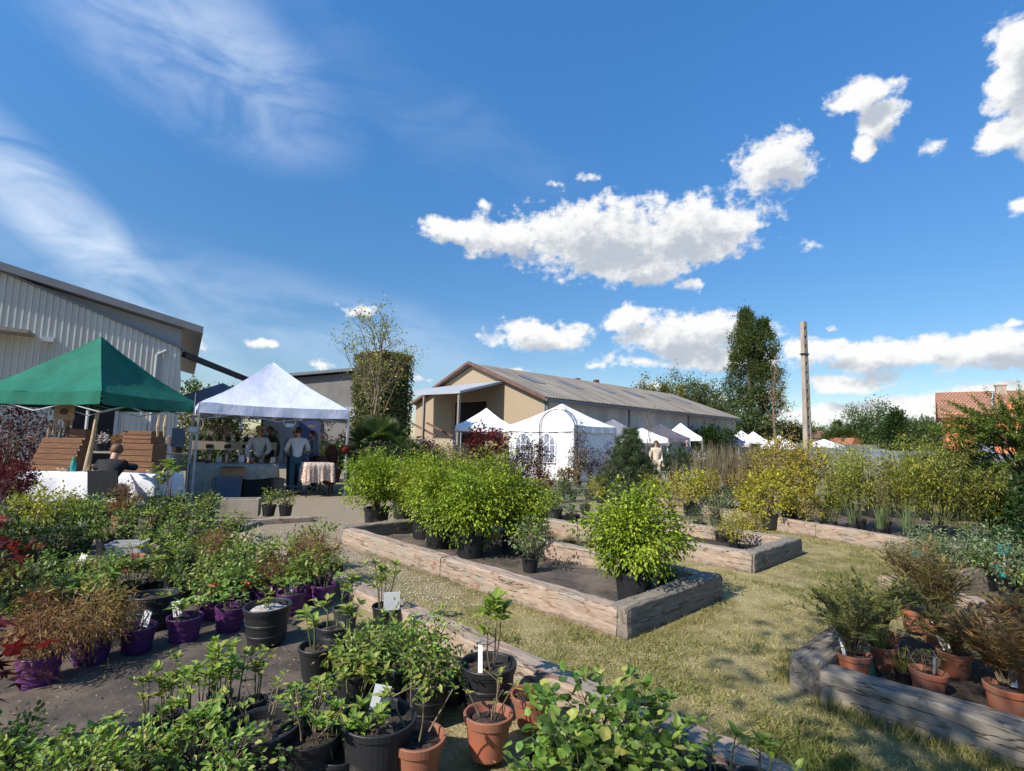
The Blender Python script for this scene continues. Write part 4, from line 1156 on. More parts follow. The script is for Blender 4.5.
# house roof and chimneys showing over the hall
fh = empty('far_house', 'far dark roof with two chimneys showing over the ribbed hall roof', 'house', (X(592, 95), 95, 0), .4)
MB().prism([(-7, 0), (7, 0), (7, 9.0), (0, Z(382, 95, 592)), (-7, 9.0)], (0, 8)).build('wall', 'roofgrey', fh)
for dx in (-1.2, 2.9): MB().box(dx - .45, dx + .45, 3, 3.8, 9, Z(377, 95, 592)).build('chimney', 'verge', fh)
# orange house on the right
ho = empty('orange_house', 'orange rendered house with a brown tiled roof at the right edge', 'house', (X(941, 45), 45, 0), -.66)
MB().box(.35, 17, .2, 8, 0, 4.75).build('wall', 'brickorange', ho)
MB().add([(-.1, -.4, 4.35), (17.5, -.4, 4.35), (17.5, 4.2, 6.9), (-.1, 4.2, 6.9), (-.1, 8.6, 4.35), (17.5, 8.6, 4.35)], [(0, 1, 2, 3), (3, 2, 5, 4)]).add([(-.1, -.4, 4.15), (-.1, 4.2, 6.7), (-.1, 4.2, 6.9), (-.1, -.4, 4.35)], [(0, 1, 2, 3)]).build('roof', 'tile', ho)
MB().add([(.36, .2, 4.74), (.36, 8, 4.74), (.36, 4.2, 6.8)], [(0, 1, 2)]).build('gable', 'brickorange', ho)
MB().box(4.0, 4.7, 3.6, 4.3, 6.2, 7.3).box(3.93, 4.77, 3.53, 4.37, 7.301, 7.4).build('chimney', 'concrete', ho)
MB().tube([(3.55, 1.6, 5.3), (3.55, 1.6, 6.1), (3.8, 3.2, 6.7)], .07, 6).build('flue', 'steel', ho)
dm = MB().box(4.4, 5.6, -.05, 1.4, 4.4, 5.6).build('dormer', 'brickorange', ho)
for x0 in (2.2, 6.5, 10): f_ = MB().box(x0, x0 + 1.1, .12, .19, 1.2, 2.6).build('window', 'glass', ho); MB().box(x0 - .08, x0 + 1.18, .14, .18, 1.1, 1.19).build('sill', 'white', f_)
# small far houses
for px, dd, w_, zt, lb, wm in ((832, 110, 6, 431, 'tiny far house with a dark brown roof beyond the poly tunnel', 'shedwall'), (858, 100, 3.6, 438, 'tiny far pinkish house roof before the far trees', 'cardboard')):
    t = empty('far_house', lb, 'house', (X(px, dd), dd, 0), .3); z1 = Z(zt, dd, px)
    MB().box(-w_ / 2, w_ / 2, 0, 6, 0, z1 - 1.5).build('wall', 'greywood', t)
    MB().prism([(-w_ / 2 - .3, z1 - 1.6), (w_ / 2 + .3, z1 - 1.6), (w_ * .35, z1), (-w_ * .35, z1)], (-.3, 6.3)).build('roof', 'verge' if wm == 'shedwall' else 'terracotta', t)
# glasshouses / tunnels
gh = empty('poly_tunnel', 'long low grey sheeted tunnel in front of the orange house', 'tunnel', (X(815, 24), 24.5, 0), -.05)
n = 14; v, f = [], []
for i, x in enumerate(np.linspace(0, 13.2, 23)):
    for j in range(n + 1):
        a = math.pi * j / n; v.append((x, 1.6 * (1 - math.cos(a)) - .4, 1.5 * math.sin(a) ** .8 + .01 * math.sin(x * 9)))
for i in range(22):
    for j in range(n): f.append((i * (n + 1) + j, (i + 1) * (n + 1) + j, (i + 1) * (n + 1) + j + 1, i * (n + 1) + j + 1))
MB().add(v, f).build('sheet', 'poly', gh, smooth=True)
for x in (1.9, 3.9, 6.4, 9): MB().tube([(x, 1.6 * (1 - math.cos(a)) - .4, 1.53 * math.sin(a) ** .8 + .015) for a in np.linspace(0, math.pi, 15)], .02, 5).build('hoop', 'steel', gh)
t = empty('glasshouse', 'wide low grey roofed building far behind the white tents', 'building', (X(780, 72), 72, 0), 0)
MB().box(0, 13, 0, 8, 0, 1.5).build('wall', 'shedwall', t); MB().prism([(-.3, 1.45), (13.3, 1.45), (13, 2.15), (0, 2.15)], (-.2, 8.2)).build('roof', 'poly', t)
# concrete pole with its ladder of holes
d = 30.; pl = empty('utility_pole', 'tall bare concrete pole with a ladder of holes', 'pole', (X(807.5, d), d, 0), .5)
pm_ = MB(); hp = Z(322, d, 807)
for sx in (-1, 1): pm_.add([(sx * (.19 - .0) + a, bq, 0) for a, bq in ((-.05, -.14), (.05, -.14), (.05, .14), (-.05, .14))] + [(sx * .115 + a, bq, hp) for a, bq in ((-.045, -.1), (.045, -.1), (.045, .1), (-.045, .1))], [(3, 2, 1, 0), (4, 5, 6, 7)] + [(i, (i + 1) % 4, 4 + (i + 1) % 4, 4 + i) for i in range(4)])
for i in range(17):
    z = .2 + i * hp / 17; wz = .19 - .075 * z / hp; pm_.box(-wz + .04, wz - .04, -.11, .11, z, z + (hp / 17) * .62)
pm_.build('shaft', 'concrete', pl); MB().box(-.26, .26, -.13, .13, hp * .78, hp * .78 + .07).build('collar', 'darkmetal', pl)

# ================================================================== TREES AND HEDGES
hd = 24.
hdg = empty('clipped_hedge', 'tall square clipped hedge with a shaded side behind the palm', 'hedge', (X(380, hd), hd, 0), R(-40))
hx, hy, hzt = 1.05, .85, Z(357, hd, 380)
MB().box(-hx + .12, hx - .12, -hy + .12, hy - .12, 0, hzt - .12).build('inner_twigs', 'hedgecore', hdg)
p = Plant(5); k = 14000; r_ = p.r; face = r_.integers(0, 5, k); a, c = r_.uniform(-1, 1, k), r_.uniform(0, 1, k)
pos = np.zeros((k, 3)); nn = np.zeros((k, 3))
for i, (ax, sg) in enumerate(((0, -1), (0, 1), (1, -1), (1, 1))):
    s_ = face == i
    pos[s_] = np.stack([np.full(s_.sum(), sg * hx) if ax == 0 else a[s_] * hx, np.full(s_.sum(), sg * hy) if ax == 1 else a[s_] * hy, c[s_] * hzt], -1); nn[s_, ax] = sg
s_ = face == 4; pos[s_] = np.stack([a[s_] * hx, (c[s_] * 2 - 1) * hy, np.full(s_.sum(), hzt)], -1); nn[s_, 2] = 1
pos += r_.normal(0, .05, pos.shape)
p.l.leaves(T_DIA, pos, nn * .5 + r_.normal(0, .7, pos.shape), nn + r_.normal(0, .4, pos.shape), .13 * r_.uniform(.6, 1.2, k), 1.2, r_.uniform(0, .8, k)); p.l.build('foliage', L['hedge'], hdg)

# slender young tree, thin crown
p = Plant(21); tr = empty('young_tree', 'slender young tree with thin airy leaves in front of the square hedge', 'tree', (X(371, 17), 17, 0)); tips = []
ZT = Z(302, 17, 371)
p.stem(p.curve((0, 0, 0), (.03, 0, 1.9), .01, 6), .075, .06, 8)
p.stem(p.curve((.03, 0, 1.9), (.1, 0, ZT - .5), .02, 7), .045, .01, 6)
for i in range(15):
    a = i * 2.4; zz = 1.85 + (ZT - 3.0) * (i / 15) ** 1.1; k = 1 - .55 * i / 15
    p.limb((.03 + .07 * i / 15, 0, zz), (.75 * math.cos(a), .75 * math.sin(a), .85 + .5 * i / 15), 1.25 * k + .25, .02, 2, tips, 4, .5, .3)
tips = np.array(tips); p.clumps(tips[::2], .14, 12, .08, T_DIA, (0, 0, 3), .1, tonej=.3)
p.w.build('trunk', 'twig', tr, smooth=True); p.l.build('crown', L['bamboo'], tr)

# the tree behind the photographer, whose leaves shade the right-hand pots
tree('broadleaf_tree', 'leafy tree behind the viewpoint shading the terracotta pots', 'tree', (-1.6, -1.25), 83, 6.4, 3.8, 3.0, 'tree', .12, 95, 42, .12, None, 'round', .25, crad=.26)
# fan palm
p = Plant(31); pm2 = empty('fan_palm', 'fan palm with wide green fans beside the pale tent', 'palm', (X(377, 15.5), 15.5, 0))
p.stem([(0, 0, 0), (0.02, 0, .8), (0, 0, 1.3)], .13, .11, 8)
for i in range(26):
    a = i * 2.4; el = R(75 - i * 4.2); dd = np.array((math.cos(a) * math.cos(el), math.sin(a) * math.cos(el), math.sin(el))); c0 = np.array((0, 0, 1.2)); c1 = c0 + dd * .55; c1[2] -= .04
    p.w.tube([c0, c1], [.014, .009], 4); up = unit(np.cross(np.cross(dd, (0, 0, 1.)), dd)); sd = np.cross(dd, up); th = np.linspace(-1.75, 1.75, 30)
    dv = np.cos(th)[:, None] * dd + np.sin(th)[:, None] * sd; dv[:, 2] -= .10
    p.l.leaves(T_SLIM, np.repeat(c1[None], 30, 0), dv, up, .62 * (1 - .12 * np.abs(th)), .75, p.r.uniform(.1, .9) + p.r.normal(0, .1, 30))
p.w.build('trunk', 'bark', pm2, smooth=True); p.l.build('crown', L['palm'], pm2)

tree('poplar', 'tall dark column-shaped poplar, taller left one of the pair', 'poplar', (X(748, 70), 70), 41, Z(312, 70, 748), 4.2, .5, 'tree', .28, 260, 130, .35, 'poplar pair', 'column', .22, crad=.42)
tree('poplar', 'shorter column-shaped poplar at the right of the pair', 'poplar', (X(766, 71), 71), 42, Z(322, 71, 766), 3.8, .5, 'tree', .28, 190, 125, .3, 'poplar pair', 'column', .22, crad=.4)
tree('bare_tree', 'half bare brownish tree between the poplars and the pole', 'tree', (X(779, 42), 42), 43, Z(360, 42, 779), 3.4, 2.0, 'brown', .16, 60, 14, .13, None, 'cone', .3, 'twig', crad=.3)
tl = [(648, 78, 377, 8, 'treeyellow', 'yellowish tree standing just behind the hall roof', 44), (668, 80, 380, 7, 'treeyellow', 'yellow-green tree second from the left behind the hall', 45), (688, 82, 372, 8, 'treepale', 'tallest grey-green tree of the row behind the hall', 46),
      (706, 80, 386, 7, 'treepale', 'pale green round tree between the tall grey one and the poplars', 47), (722, 84, 388, 7, 'tree', 'dark green tree touching the left of the poplars', 48), (790, 78, 425, 8, 'treeyellow', 'low yellowish tree right of the half bare tree', 49),
      (866, 105, 408, 12, 'treepale', 'big round grey-green tree beyond the poly tunnel', 50), (884, 100, 424, 8, 'tree', 'dark bushy tree right of the big round grey-green one', 51), (845, 104, 428, 7, 'tree', 'low dark tree left of the big round grey-green one', 52),
      (912, 96, 424, 9, 'tree', 'bushy tree between the pointed conifer and the orange house', 54), (930, 92, 418, 8, 'treepale', 'green tree touching the left edge of the orange house', 55), (770, 120, 428, 9, 'tree', 'low dark tree far left of the concrete pole', 56), (815, 125, 427, 8, 'tree', 'low dark tree just right of the concrete pole', 57), (797, 130, 431, 8, 'treepale', 'pale low tree behind the concrete pole', 58)]
for px, dd, py, w_, lf, lb, sd in tl:
    tree('broadleaf_tree', lb, 'tree', (X(px, dd), dd), sd, Z(py, dd, px), w_, .6, lf, .45 if dd > 90 else .34, 120, 75, .25, 'trees on the skyline', crad=w_ * .075)
tree('conifer', 'dark pointed conifer left of the orange house', 'conifer', (X(897, 95), 95), 60, Z(413, 95, 897), 6, .5, 'dark', .5, 70, 70, .25, 'trees on the skyline', 'cone', crad=.6)
tree('conifer', 'tiny pointed conifer beside the tiny far house', 'conifer', (X(838, 118), 118), 61, Z(424, 118, 838), 4, .5, 'dark', .5, 40, 50, .25, 'trees on the skyline', 'cone', crad=.5)
for px, py, lb, sd in ((12, 385, 'bushy tree behind the grey barn', 62), (195, 384, 'green tree showing between the barn and the pale tent', 63), (222, 384, 'low green tree beside the dark chute', 64)):
    if px > 100: tree('broadleaf_tree', lb, 'tree', (X(px, 60), 60), sd, Z(py, 60, px), 6, .6, 'tree', .4, 60, 60, .25, 'trees on the skyline', crad=.6)
# leafy hedge against the hall
p = Plant(71); ih = empty('hedge', 'dark leafy hedge against the far end of the hall', 'hedge', (18.2, 47.4, 0), .764)
cen = np.stack([p.r.uniform(-4, 4, 90), p.r.uniform(-.6, .6, 90), p.r.uniform(.2, 2.9, 90)], -1); p.clumps(cen, .4, 70, .26, T_DIA, (0, 0, 1.2), .1); p.l.build('foliage', L['dark'], ih)
ORDS = ['first', 'second', 'third', 'fourth', 'fifth', 'sixth', 'seventh']
# ================================================================== STALLS
make_tent('green market tent with a pointed roof over the wooden crate display', (-10.3, 9.98), (-7.67, 9.8), 2.6, 2.25, 3.56, 'tentgreen', drop=.24, skip=(1,))
FLp, FRp = (-7.1, 11.95), (-4.27, 13.8)
make_tent('pale blue pointed market tent beside the green one', FLp, FRp, 3.0, 2.22, 3.5, 'tentblue', drop=.24)
make_tent('dark grey pointed tent half hidden between the green and pale blue tents', (X(160, 24), 24), (X(240, 24), 24), 3, 3.0, Z(379, 24, 205), 'tentgrey')
make_tent('small white tent in front of the porch of the tan hall', (X(455, 26), 26), (X(513, 26), 26), 2.9, 2.2, Z(406, 26, 489), 'white')
nr = np.array((2.40, 20.))
make_tent('white walled tent with arched windows behind the flower arch', tuple(nr + np.array((-.7, .7)) * 3.55), tuple(nr), 2.8, 2.18, 3.15, 'white', walls=(0, 1), window=True)
for lb, px0, px1, dd, pk, mt, ez in (('grey tent behind the white walled tent', 584, 650, 32, 418, 'tentgrey', 2.0), ('white sloping tent right of the pine', 628, 668, 29, 427, 'white', 1.85), ('dark purplish tent behind the person in cream', 642, 690, 37, 423, 'tentdark', 2.0),
        ('bright white pointed tent under the far end of the hall roof', 672, 702, 38, 422, 'white', 1.9), ('beige low tent at the left of the far tent row', 704, 730, 55, 433, 'tentbeige', 1.75), ('pale lilac low tent in the far tent row', 726, 750, 52, 434, 'tentlilac', 1.75),
        ('white pointed tent just right of the lilac one', 737, 757, 58, 430, 'white', 1.8), ('white pointed tent at the right of the far tent row, below the poplars', 750, 769, 56, 431, 'white', 1.8), ('white open tent left of the concrete pole', 774, 800, 50, 435, 'white', 1.6)):
    make_tent(lb, (X(px0, dd), dd), (X(px1, dd), dd), 2.8, max(ez, Z(pk, dd, px0) - 1.05), Z(pk, dd, (px0 + px1) / 2), mt, n=8)
parasol('white parasol right of the concrete pole', X(824, 48), 48, Z(439, 48, 824), 1.6, 'white', 'parasols')


def table_cloth(name, label, x0, x1, y0, y1, z, drop, m, rz=0, org=(0, 0, 0), seed=0, cat='tablecloth'):
    rg = np.random.default_rng(seed); mb = MB(); per = []
    for a, c in (((x0, y0), (x1, y0)), ((x1, y0), (x1, y1)), ((x1, y1), (x0, y1)), ((x0, y1), (x0, y0))):
        for t in np.linspace(0, 1, 30)[:-1]: per.append((a[0] + (c[0] - a[0]) * t, a[1] + (c[1] - a[1]) * t))
    n = len(per); cx, cy = (x0 + x1) / 2, (y0 + y1) / 2; v = [(cx, cy, z + .012)] + [(x, y, z + .01) for x, y in per]; ph = rg.uniform(0, 6)
    for k in range(1, 6):
        for i, (x, y) in enumerate(per):
            f = (.03 * math.sin(i * .55 + ph) + .02 * math.sin(i * 1.3 + 2 * ph)) * k / 5 + .015; nx, ny = (1 if x == x1 else -1 if x == x0 else 0), (1 if y == y1 else -1 if y == y0 else 0)
            v.append((x + nx * f, y + ny * f, z - drop * k / 5 * (1 + .06 * math.sin(i * .31 + ph))))
    fs = [(0, 1 + i, 1 + (i + 1) % n) for i in range(n)]
    for k in range(5):
        for i in range(n): fs.append((1 + k * n + i, 1 + (k + 1) * n + i, 1 + (k + 1) * n + (i + 1) % n, 1 + k * n + (i + 1) % n))
    return tag(mb.add(v, fs).build(name, m, None, org, rz, smooth=True), label, cat)


def trestle(label, x0, x1, y0, y1, z, org=(0, 0, 0), rz=0, m='greywood'):
    t = empty('trestle_table', label, 'table', org, rz)
    MB().box(x0 + .02, x1 - .02, y0 + .02, y1 - .02, z - .04, z).build('tabletop', m, t)
    for x in (x0 + .1, x1 - .1):
        for y in (y0 + .08, y1 - .08): MB().box(x - .02, x + .02, y - .02, y + .02, 0, z - .04).build('leg', 'darkmetal', t)
    return t


# ---- under the green tent
td = 9.9; tx0, tx1 = X(22, td), X(161, td); tz = .73
trestle('trestle table under the white cloth in the green tent', tx0, tx1, td, td + .75, tz)
table_cloth('tablecloth', 'long white tablecloth with folds behind the seated man', tx0, tx1, td, td + .75, tz, .52, 'cloth', seed=3)


def drawer_box(label, x, y, z, w, dpt, h, rows, m='wood', rz=0, slope=0, name='crate', cat='crate'):
    t = empty(name, label, cat, (x, y, z), rz); rh = h / rows
    MB().prism([(0, 0), (dpt, 0), (dpt, h), (slope, h)], (-w / 2, w / 2), 0).build('body', m, t)
    for i in range(rows):
        y0 = slope * i / rows - .012
        MB().box(-w / 2 + .01, w / 2 - .01, y0, y0 + .02, i * rh + .008, (i + 1) * rh - .008).build('slat', m, t)
    return t


drawer_box('sloping brown wooden slat display at the left end of the white table', X(47, td), td + .12, tz + .015, .80, .5, .62, 6, slope=.26, name='slat_display', cat='display stand')
drawer_box('small dark crate on top of the sloping slat display', X(57, td), td + .42, tz + .64, .42, .26, .17, 2)
for i, (w_, h_, lb) in enumerate(((.75, .2, 'lowest wide brown crate of the stack behind the seated man'), (.66, .34, 'middle brown crate of the stack behind the seated man'), (.56, .24, 'topmost brown crate of the stack behind the seated man'))):
    drawer_box(lb, X(140, td + .3), td + .22, tz + .015 + (0, .205, .55)[i], w_, .4, h_, (2, 3, 3)[i])
st = MB(); rg = np.random.default_rng(4); pp = np.stack([np.linspace(X(83, td), X(89, td), 9), np.full(9, td + .15), np.linspace(tz + .01, tz + 1.2, 9)], -1) + rg.normal(0, .006, (9, 3))
tag(st.tube(pp, np.linspace(.05, .028, 9), 8).build('driftwood_stick', 'palewood', smooth=True), 'tall pale rough stick standing on the white table', 'stick')
bo = empty('bottle', 'green bottle on the white table beside the stick', 'bottle', (X(71, td), td + .12, tz + .012))
MB().lathe([(0.001, 0), (.045, 0), (.05, .02), (.05, .14), (.03, .2)], 12).build('body', 'yellowbottle' if 'yellowbottle' in M else 'tagteal', bo, smooth=True); MB().lathe([(.03, .2), (.034, .2), (.03, .28), (.001, .28)], 10).build('cap', 'taggreen', bo)
bx = empty('box', 'small pale box on the white table left of the seated man', 'box', (X(97, td), td + .2, tz + .012)); MB().box(-.12, .12, -.1, .1, 0, .11).build('base', 'palewood', bx); MB().box(-.125, .125, -.105, .105, .112, .14).build('lid', 'palewood', bx)
sg = empty('sign_board', 'cream sign board with a dark oval over the sloping slat display', 'sign', (X(38, td), td + .5, tz + .97))
MB().box(-.2, .2, 0, .02, .02, .33).build('board', 'palewood', sg)
ov = [(.09 * math.cos(a), .065 * math.sin(a) + .18) for a in np.linspace(0, 6.283, 17)[:-1]]; MB().prism(ov, (-.006, -.001)).build('emblem', 'brownink' if 'brownink' in M else 'verge', sg)
for dx in (-.15, .15): MB().box(dx - .015, dx + .015, .022, .04, -.96, .3).build('post', 'palewood', sg)
for i, px in enumerate((30, 35, 42, 46)): tag(MB().tube([(X(px, td), td + .36, tz + .95), (X(px, td) + .01, td + .37, tz + .8), (X(px, td), td + .36, tz + .64 + .04 * (i % 2))], [.012, .02, .012], 6).build('wooden_spoon', 'palewood'), 'carved pale wooden piece hanging on the slat display', 'ornament', 'carved pieces on the slat display')
for px in (150, 157):
    tag(MB().tube([(X(px, td), td + .2, tz + 1.12), (X(px, td), td + .19, tz + .9), (X(px, td), td + .2, tz + .7)], [.02, .035, .015], 6).build('carved_ornament', 'palewood'), 'tall carved piece against the crate stack, ' + ('left one' if px == 150 else 'right one'), 'ornament', 'carved pieces on the crates')
# seated man, his chair
mx, my = X(116, 9.15), 9.15
person('man in a black sweater and jeans seated with his back turned at the white table', mx - .05, my - .1, R(180 + 18), 'black', 'jeans', 'hairbrown', height=1.84, lean=.5, armL=((.30, -.36, .82), (.18, -.56, .84)), armR=((-.30, -.36, .82), (-.16, -.58, .84)), seated=True, head=(0, -.06))
ch = empty('chair', 'dark grey chair under the seated man', 'chair', (mx, my, 0), R(180 + 12))
MB().box(-.23, .23, -.24, .2, .40, .44).build('seat', 'charcoal', ch); MB().add([(-.22, .22, .45), (.22, .22, .45), (.22, .30, .86), (-.22, .30, .86), (-.22, .25, .45), (.22, .25, .45), (.22, .33, .86), (-.22, .33, .86)], [(0, 1, 2, 3), (7, 6, 5, 4), (0, 4, 5, 1), (1, 5, 6, 2), (2, 6, 7, 3), (3, 7, 4, 0)]).build('backrest', 'charcoal', ch)
for x in (-.2, .2):
    for y in (-.2, .19): MB().box(x - .014, x + .014, y - .014, y + .014, 0, .4).build('leg', 'darkmetal', ch)
person('white-haired person in a teal top standing behind the slat display', X(66, 11.2), 11.2, R(-60), 'tealtop', 'navy', 'hairwhite', height=1.88, armL=((-.26, -.1, 1.18), (-.2, -.34, 1.2)), armR=((.26, -.1, 1.18), (.2, -.36, 1.22)))
ld = empty('bag', 'grey bag leaning at the left end of the white table', 'bag', (X(8, 9.4), 9.4, 0), .3); MB().box(-.25, .25, -.12, .12, 0, .62).build('body', 'charcoal', ld); MB().tube([(-.15, 0, .6), (-.12, 0, .8), (.12, 0, .8), (.15, 0, .6)], .012, 6).build('handle', 'charcoal', ld)
# flower shelf along the barn behind the green tent
fs = empty('plant_bench', 'grey slatted bench of flower pots behind the green tent', 'bench', (X(105, 13.5), 13.5, 0))
for z in (.55, .95): MB().box(-1.6, 2.0, 0, .5, z, z + .04).build('shelf', 'greywood', fs)
for x in (-1.5, .2, 1.9):
    for y in (.04, .46): MB().box(x - .03, x + .03, y - .03, y + .03, 0, .95).build('leg', 'greywood', fs)

for i in range(7): potted('whiteflower' if i % 3 else 'orangeplant', X(105, 13.5) - 1.3 + i * .5, 13.75, ORDS[i] + ' flowering pot from the left on the grey bench behind the green tent', 'pots on the bench', .95, .995)
# dark shrubs standing behind the pale tent
for i, (px, dd) in enumerate(((206, 16.5), (222, 17), (240, 16.6), (318, 18.2), (334, 17.8), (350, 18.4))): potted('bush_dark' if i % 2 == 0 else 'purpleshrub', X(px, dd), dd, ORDS[i] + ' dark shrub from the left in the row behind the pale tent', 'dark shrubs behind the pale tent', 2.3 if i % 2 == 0 else 1.2, 0)
# ---- under the pale blue tent
FLp, FRp = np.array(FLp), np.array(FRp); de = unit(FRp - FLp); db = np.array((-de[1], de[0])); rzt = math.atan2(de[1], de[0])


def bl(s_, t_): q = FLp + de * s_ + db * t_; return q


o = bl(.1, .5)
trestle('trestle table under the grey-green cloth in the pale tent', 0, 1.75, 0, .75, .78, (*o, 0), rzt)
table_cloth('tablecloth', 'grey-green cloth hanging unevenly over the table in the pale tent', 0, 1.75, 0, .75, .78, .34, 'sage', rzt, (*o, 0), 8)
table_cloth('tablecloth', 'longer end of pale cloth at the left of the pale tent', -.15, .55, -.04, .7, .80, .72, 'sage', rzt, (*o, 0), 9)
for (s_, t_, w_, h_, m_, nm, lb) in ((.75, .55, .55, .5, 'bluebox', 'storage_box', 'blue storage box under the grey-green cloth'), (1.4, .7, .62, .45, 'black', 'storage_case', 'black case under the grey-green table'), (1.86, 1.0, .4, .4, 'greywood', 'storage_box', 'grey box under the right end of the grey-green table')):
    q = bl(s_, t_); t = empty(nm, lb, 'box', (*q, 0), rzt); MB().box(-w_ / 2, w_ / 2, -.18, .18, 0, h_ * .88).build('body', m_, t); MB().box(-w_ / 2 - .012, w_ / 2 + .012, -.192, .192, h_ * .885, h_).build('lid', m_, t)
q = bl(.8, .6); t = empty('cardboard_box', 'open brown cardboard box on the blue storage box', 'box', (*q, .5), rzt + .1); MB().box(-.26, .26, -.16, .16, 0, .2).build('body', 'cardboard', t)
for sgn in (-1, 1): MB().add([(-.26, sgn * .165, .2), (.26, sgn * .165, .2), (.25, sgn * .26, .25), (-.25, sgn * .26, .25)], [(0, 1, 2, 3)]).build('flap', 'cardboard', t)
# small goods on the grey-green cloth and on the white table
for i in range(7):
    q = bl(.3 + i * .24, .72 + .1 * (i % 3)); hh_ = (.10, .16, .08, .2, .12, .09, .15)[i]; t = empty('ceramic_pot', ORDS[i] + ' small pottery piece from the left on the grey-green cloth', 'pottery', (*q, .795), 0, 'pottery on the cloth')
    MB().lathe([(0.001, 0), (.05, 0), (.075, hh_ * .45), (.05, hh_ * .9), (.055, hh_), (.045, hh_), (.04, hh_ * .85), (.001, hh_ * .3)], 14).build('body', ('rust', 'tentbeige', 'cardboard', 'offwhite', 'terracotta', 'sage', 'tentbeige')[i], t, smooth=True); MB().lathe([(.052, hh_), (.06, hh_ + .004), (.06, hh_ + .012), (.047, hh_ + .012)], 14).build('rim', 'offwhite', t)
for i, px in enumerate((60, 65, 100, 106, 150)):
    t = empty('wooden_bowl', ORDS[i] + ' small turned wooden bowl from the left on the white table', 'bowl', (X(px, td), td + .1, tz + .012), 0, 'bowls on the white table')
    MB().lathe([(0.001, 0), (.035, 0), (.07, .05), (.075, .07), (.068, .07), (.03, .02), (.001, .015)], 14).build('body', 'palewood', t, smooth=True); MB().lathe([(.072, .071), (.077, .071), (.077, .076), (.072, .076)], 14).build('rim', 'wood', t)
# crate shelf
o2 = bl(.0, 1.9); cs = empty('crate_shelf', 'white wooden crate shelf with square holes at the back of the pale tent', 'shelf', (*o2, 0), rzt)
MB().box(0, 2.0, 0, .35, .5, .54).build('shelf', 'greywood', cs); MB().box(0, 2.0, 0, .35, 1.28, 1.32).build('shelf', 'greywood', cs)
for i in range(6): MB().box(i * .39, i * .39 + .05, .0, .3, .0, 1.28).build('divider', 'greywood', cs)
MB().box(0, 2.0, -.02, -.002, 1.1, 1.3).build('front_board', 'tentbeige', cs)
for i in range(4): MB().box(.3 + i * .42, .46 + i * .42, -.026, -.021, 1.14, 1.24).build('painted_hole', 'dark', cs)  # black plates on the board, the shade of holes put into colour
for i in range(4): drawer_box(('left', 'second', 'third', 'right')[i] + ' brown wooden box of the row on the crate shelf', *bl(.3 + i * .48, 1.98), .545, .36, .25, .3, 2, rz=rzt)
for i in range(9):
    q = bl(.15 + i * .22, 2.08); potted('whiteflower' if i % 2 else 'palegreen', q[0], q[1], 'small ' + ('white flowering' if i % 2 else 'grey-green leafy') + ' pot on the white crate shelf', 'pots on the crate shelf', .55, 1.325)
person('person in a cap and pale shirt bending over the stall in the pale tent', *bl(1.5, 1.45), R(200 + 180) , 'offwhite', 'olivecloth', 'hairbrown', cap='straw', lean=.2, height=1.74, armL=((-.27, -.12, 1.12), (-.2, -.22, .88)), armR=((.27, -.12, 1.12), (.18, -.3, 1.0)))
person('person with brown hair beside the one in the cap', *bl(1.85, 2.2), R(10), 'olivecloth', 'olivecloth', 'hairbrown', height=1.76)
person('person in a white sweater and teal trousers standing with their back turned', *bl(2.3, .62), R(180 + 25), 'offwhite', 'teal', 'hairdark', height=1.74, armL=((-.27, -.1, 1.14), (-.16, -.34, 1.06)), armR=((.27, -.08, 1.14), (.2, -.32, 1.04)))
person('person in a pale grey knit hat behind the white sweater', *bl(2.5, 2.1), R(20), 'bluegrey', 'navy', 'hairwhite', cap='offwhite', height=1.72)
person('dark-haired person in a blue-grey shirt looking down at the right of the pale tent', *bl(3.0, 1.7), R(-50), 'bluegrey', 'navy', 'hairdark', lean=.2, height=1.68, armL=((-.26, -.14, 1.12), (-.14, -.36, 1.08)), armR=((.26, -.14, 1.12), (.14, -.38, 1.1)))
# folding stand under a patterned blanket
q = bl(2.72, .2); cs = empty('folding_stool', 'dark metal folding stand under the patterned blanket', 'stand', (*q, 0), rzt)
for y in (-.25, .25): MB().bar((-.3, y, 0), (.3, y, .8), .022).build('leg', 'darkmetal', cs); MB().bar((.3, y * .9, 0), (-.3, y * .9, .8), .022).build('leg', 'darkmetal', cs)
MB().box(-.32, .32, -.27, .27, .80, .83).build('top', 'darkmetal', cs)
table_cloth('blanket', 'pink patterned blanket draped over the folding stand', -.34, .34, -.3, .3, .84, .46, 'floral', rzt, (*q, 0), 5, 'blanket')
q = bl(3.33, -.06); rb = empty('flower_ball', 'dark red round ornament tied to the right leg of the pale tent', 'ornament', (*q, 1.2)); p = Plant(9); dv = unit(p.r.normal(0, 1, (160, 3))); p.l.leaves(T_DIA, dv * .08, dv, p.r.normal(0, 1, (160, 3)), .06, 1.2, p.r.uniform(0, 1, 160)); p.l.build('petals', L['red'], rb); MB().lathe([(0.001, -.08), (.08, 0), (.001, .08)], 10).build('core', 'redball', rb)
for (s_, t_, z, rr, m_, lb) in ((1.95, .02, 1.86, .14, 'steel', 'pale ring hanging from the front of the pale tent before the white sweater'), (2.6, .6, 1.86, .13, 'steel', 'pale ring hanging beside the dark-haired person'), (-.1, -.15, 1.72, .2, 'palewood', 'brown wooden hoop hanging at the left leg of the pale tent')):
    q = bl(s_, t_); t = empty('hanging_ring', lb, 'ring', (*q, z), rzt)
    MB().tube([(rr * math.cos(a), 0, rr * math.sin(a)) for a in np.linspace(0, 6.283, 25)], .012, 6).build('ring', m_, t); MB().tube([(0, 0, rr), (0, 0, 2.42 - z)], .004, 4).build('cord', 'steel', t); MB().box(-.09, .09, -.004, .004, -rr, -rr * .35).build('figure', 'offwhite', t)
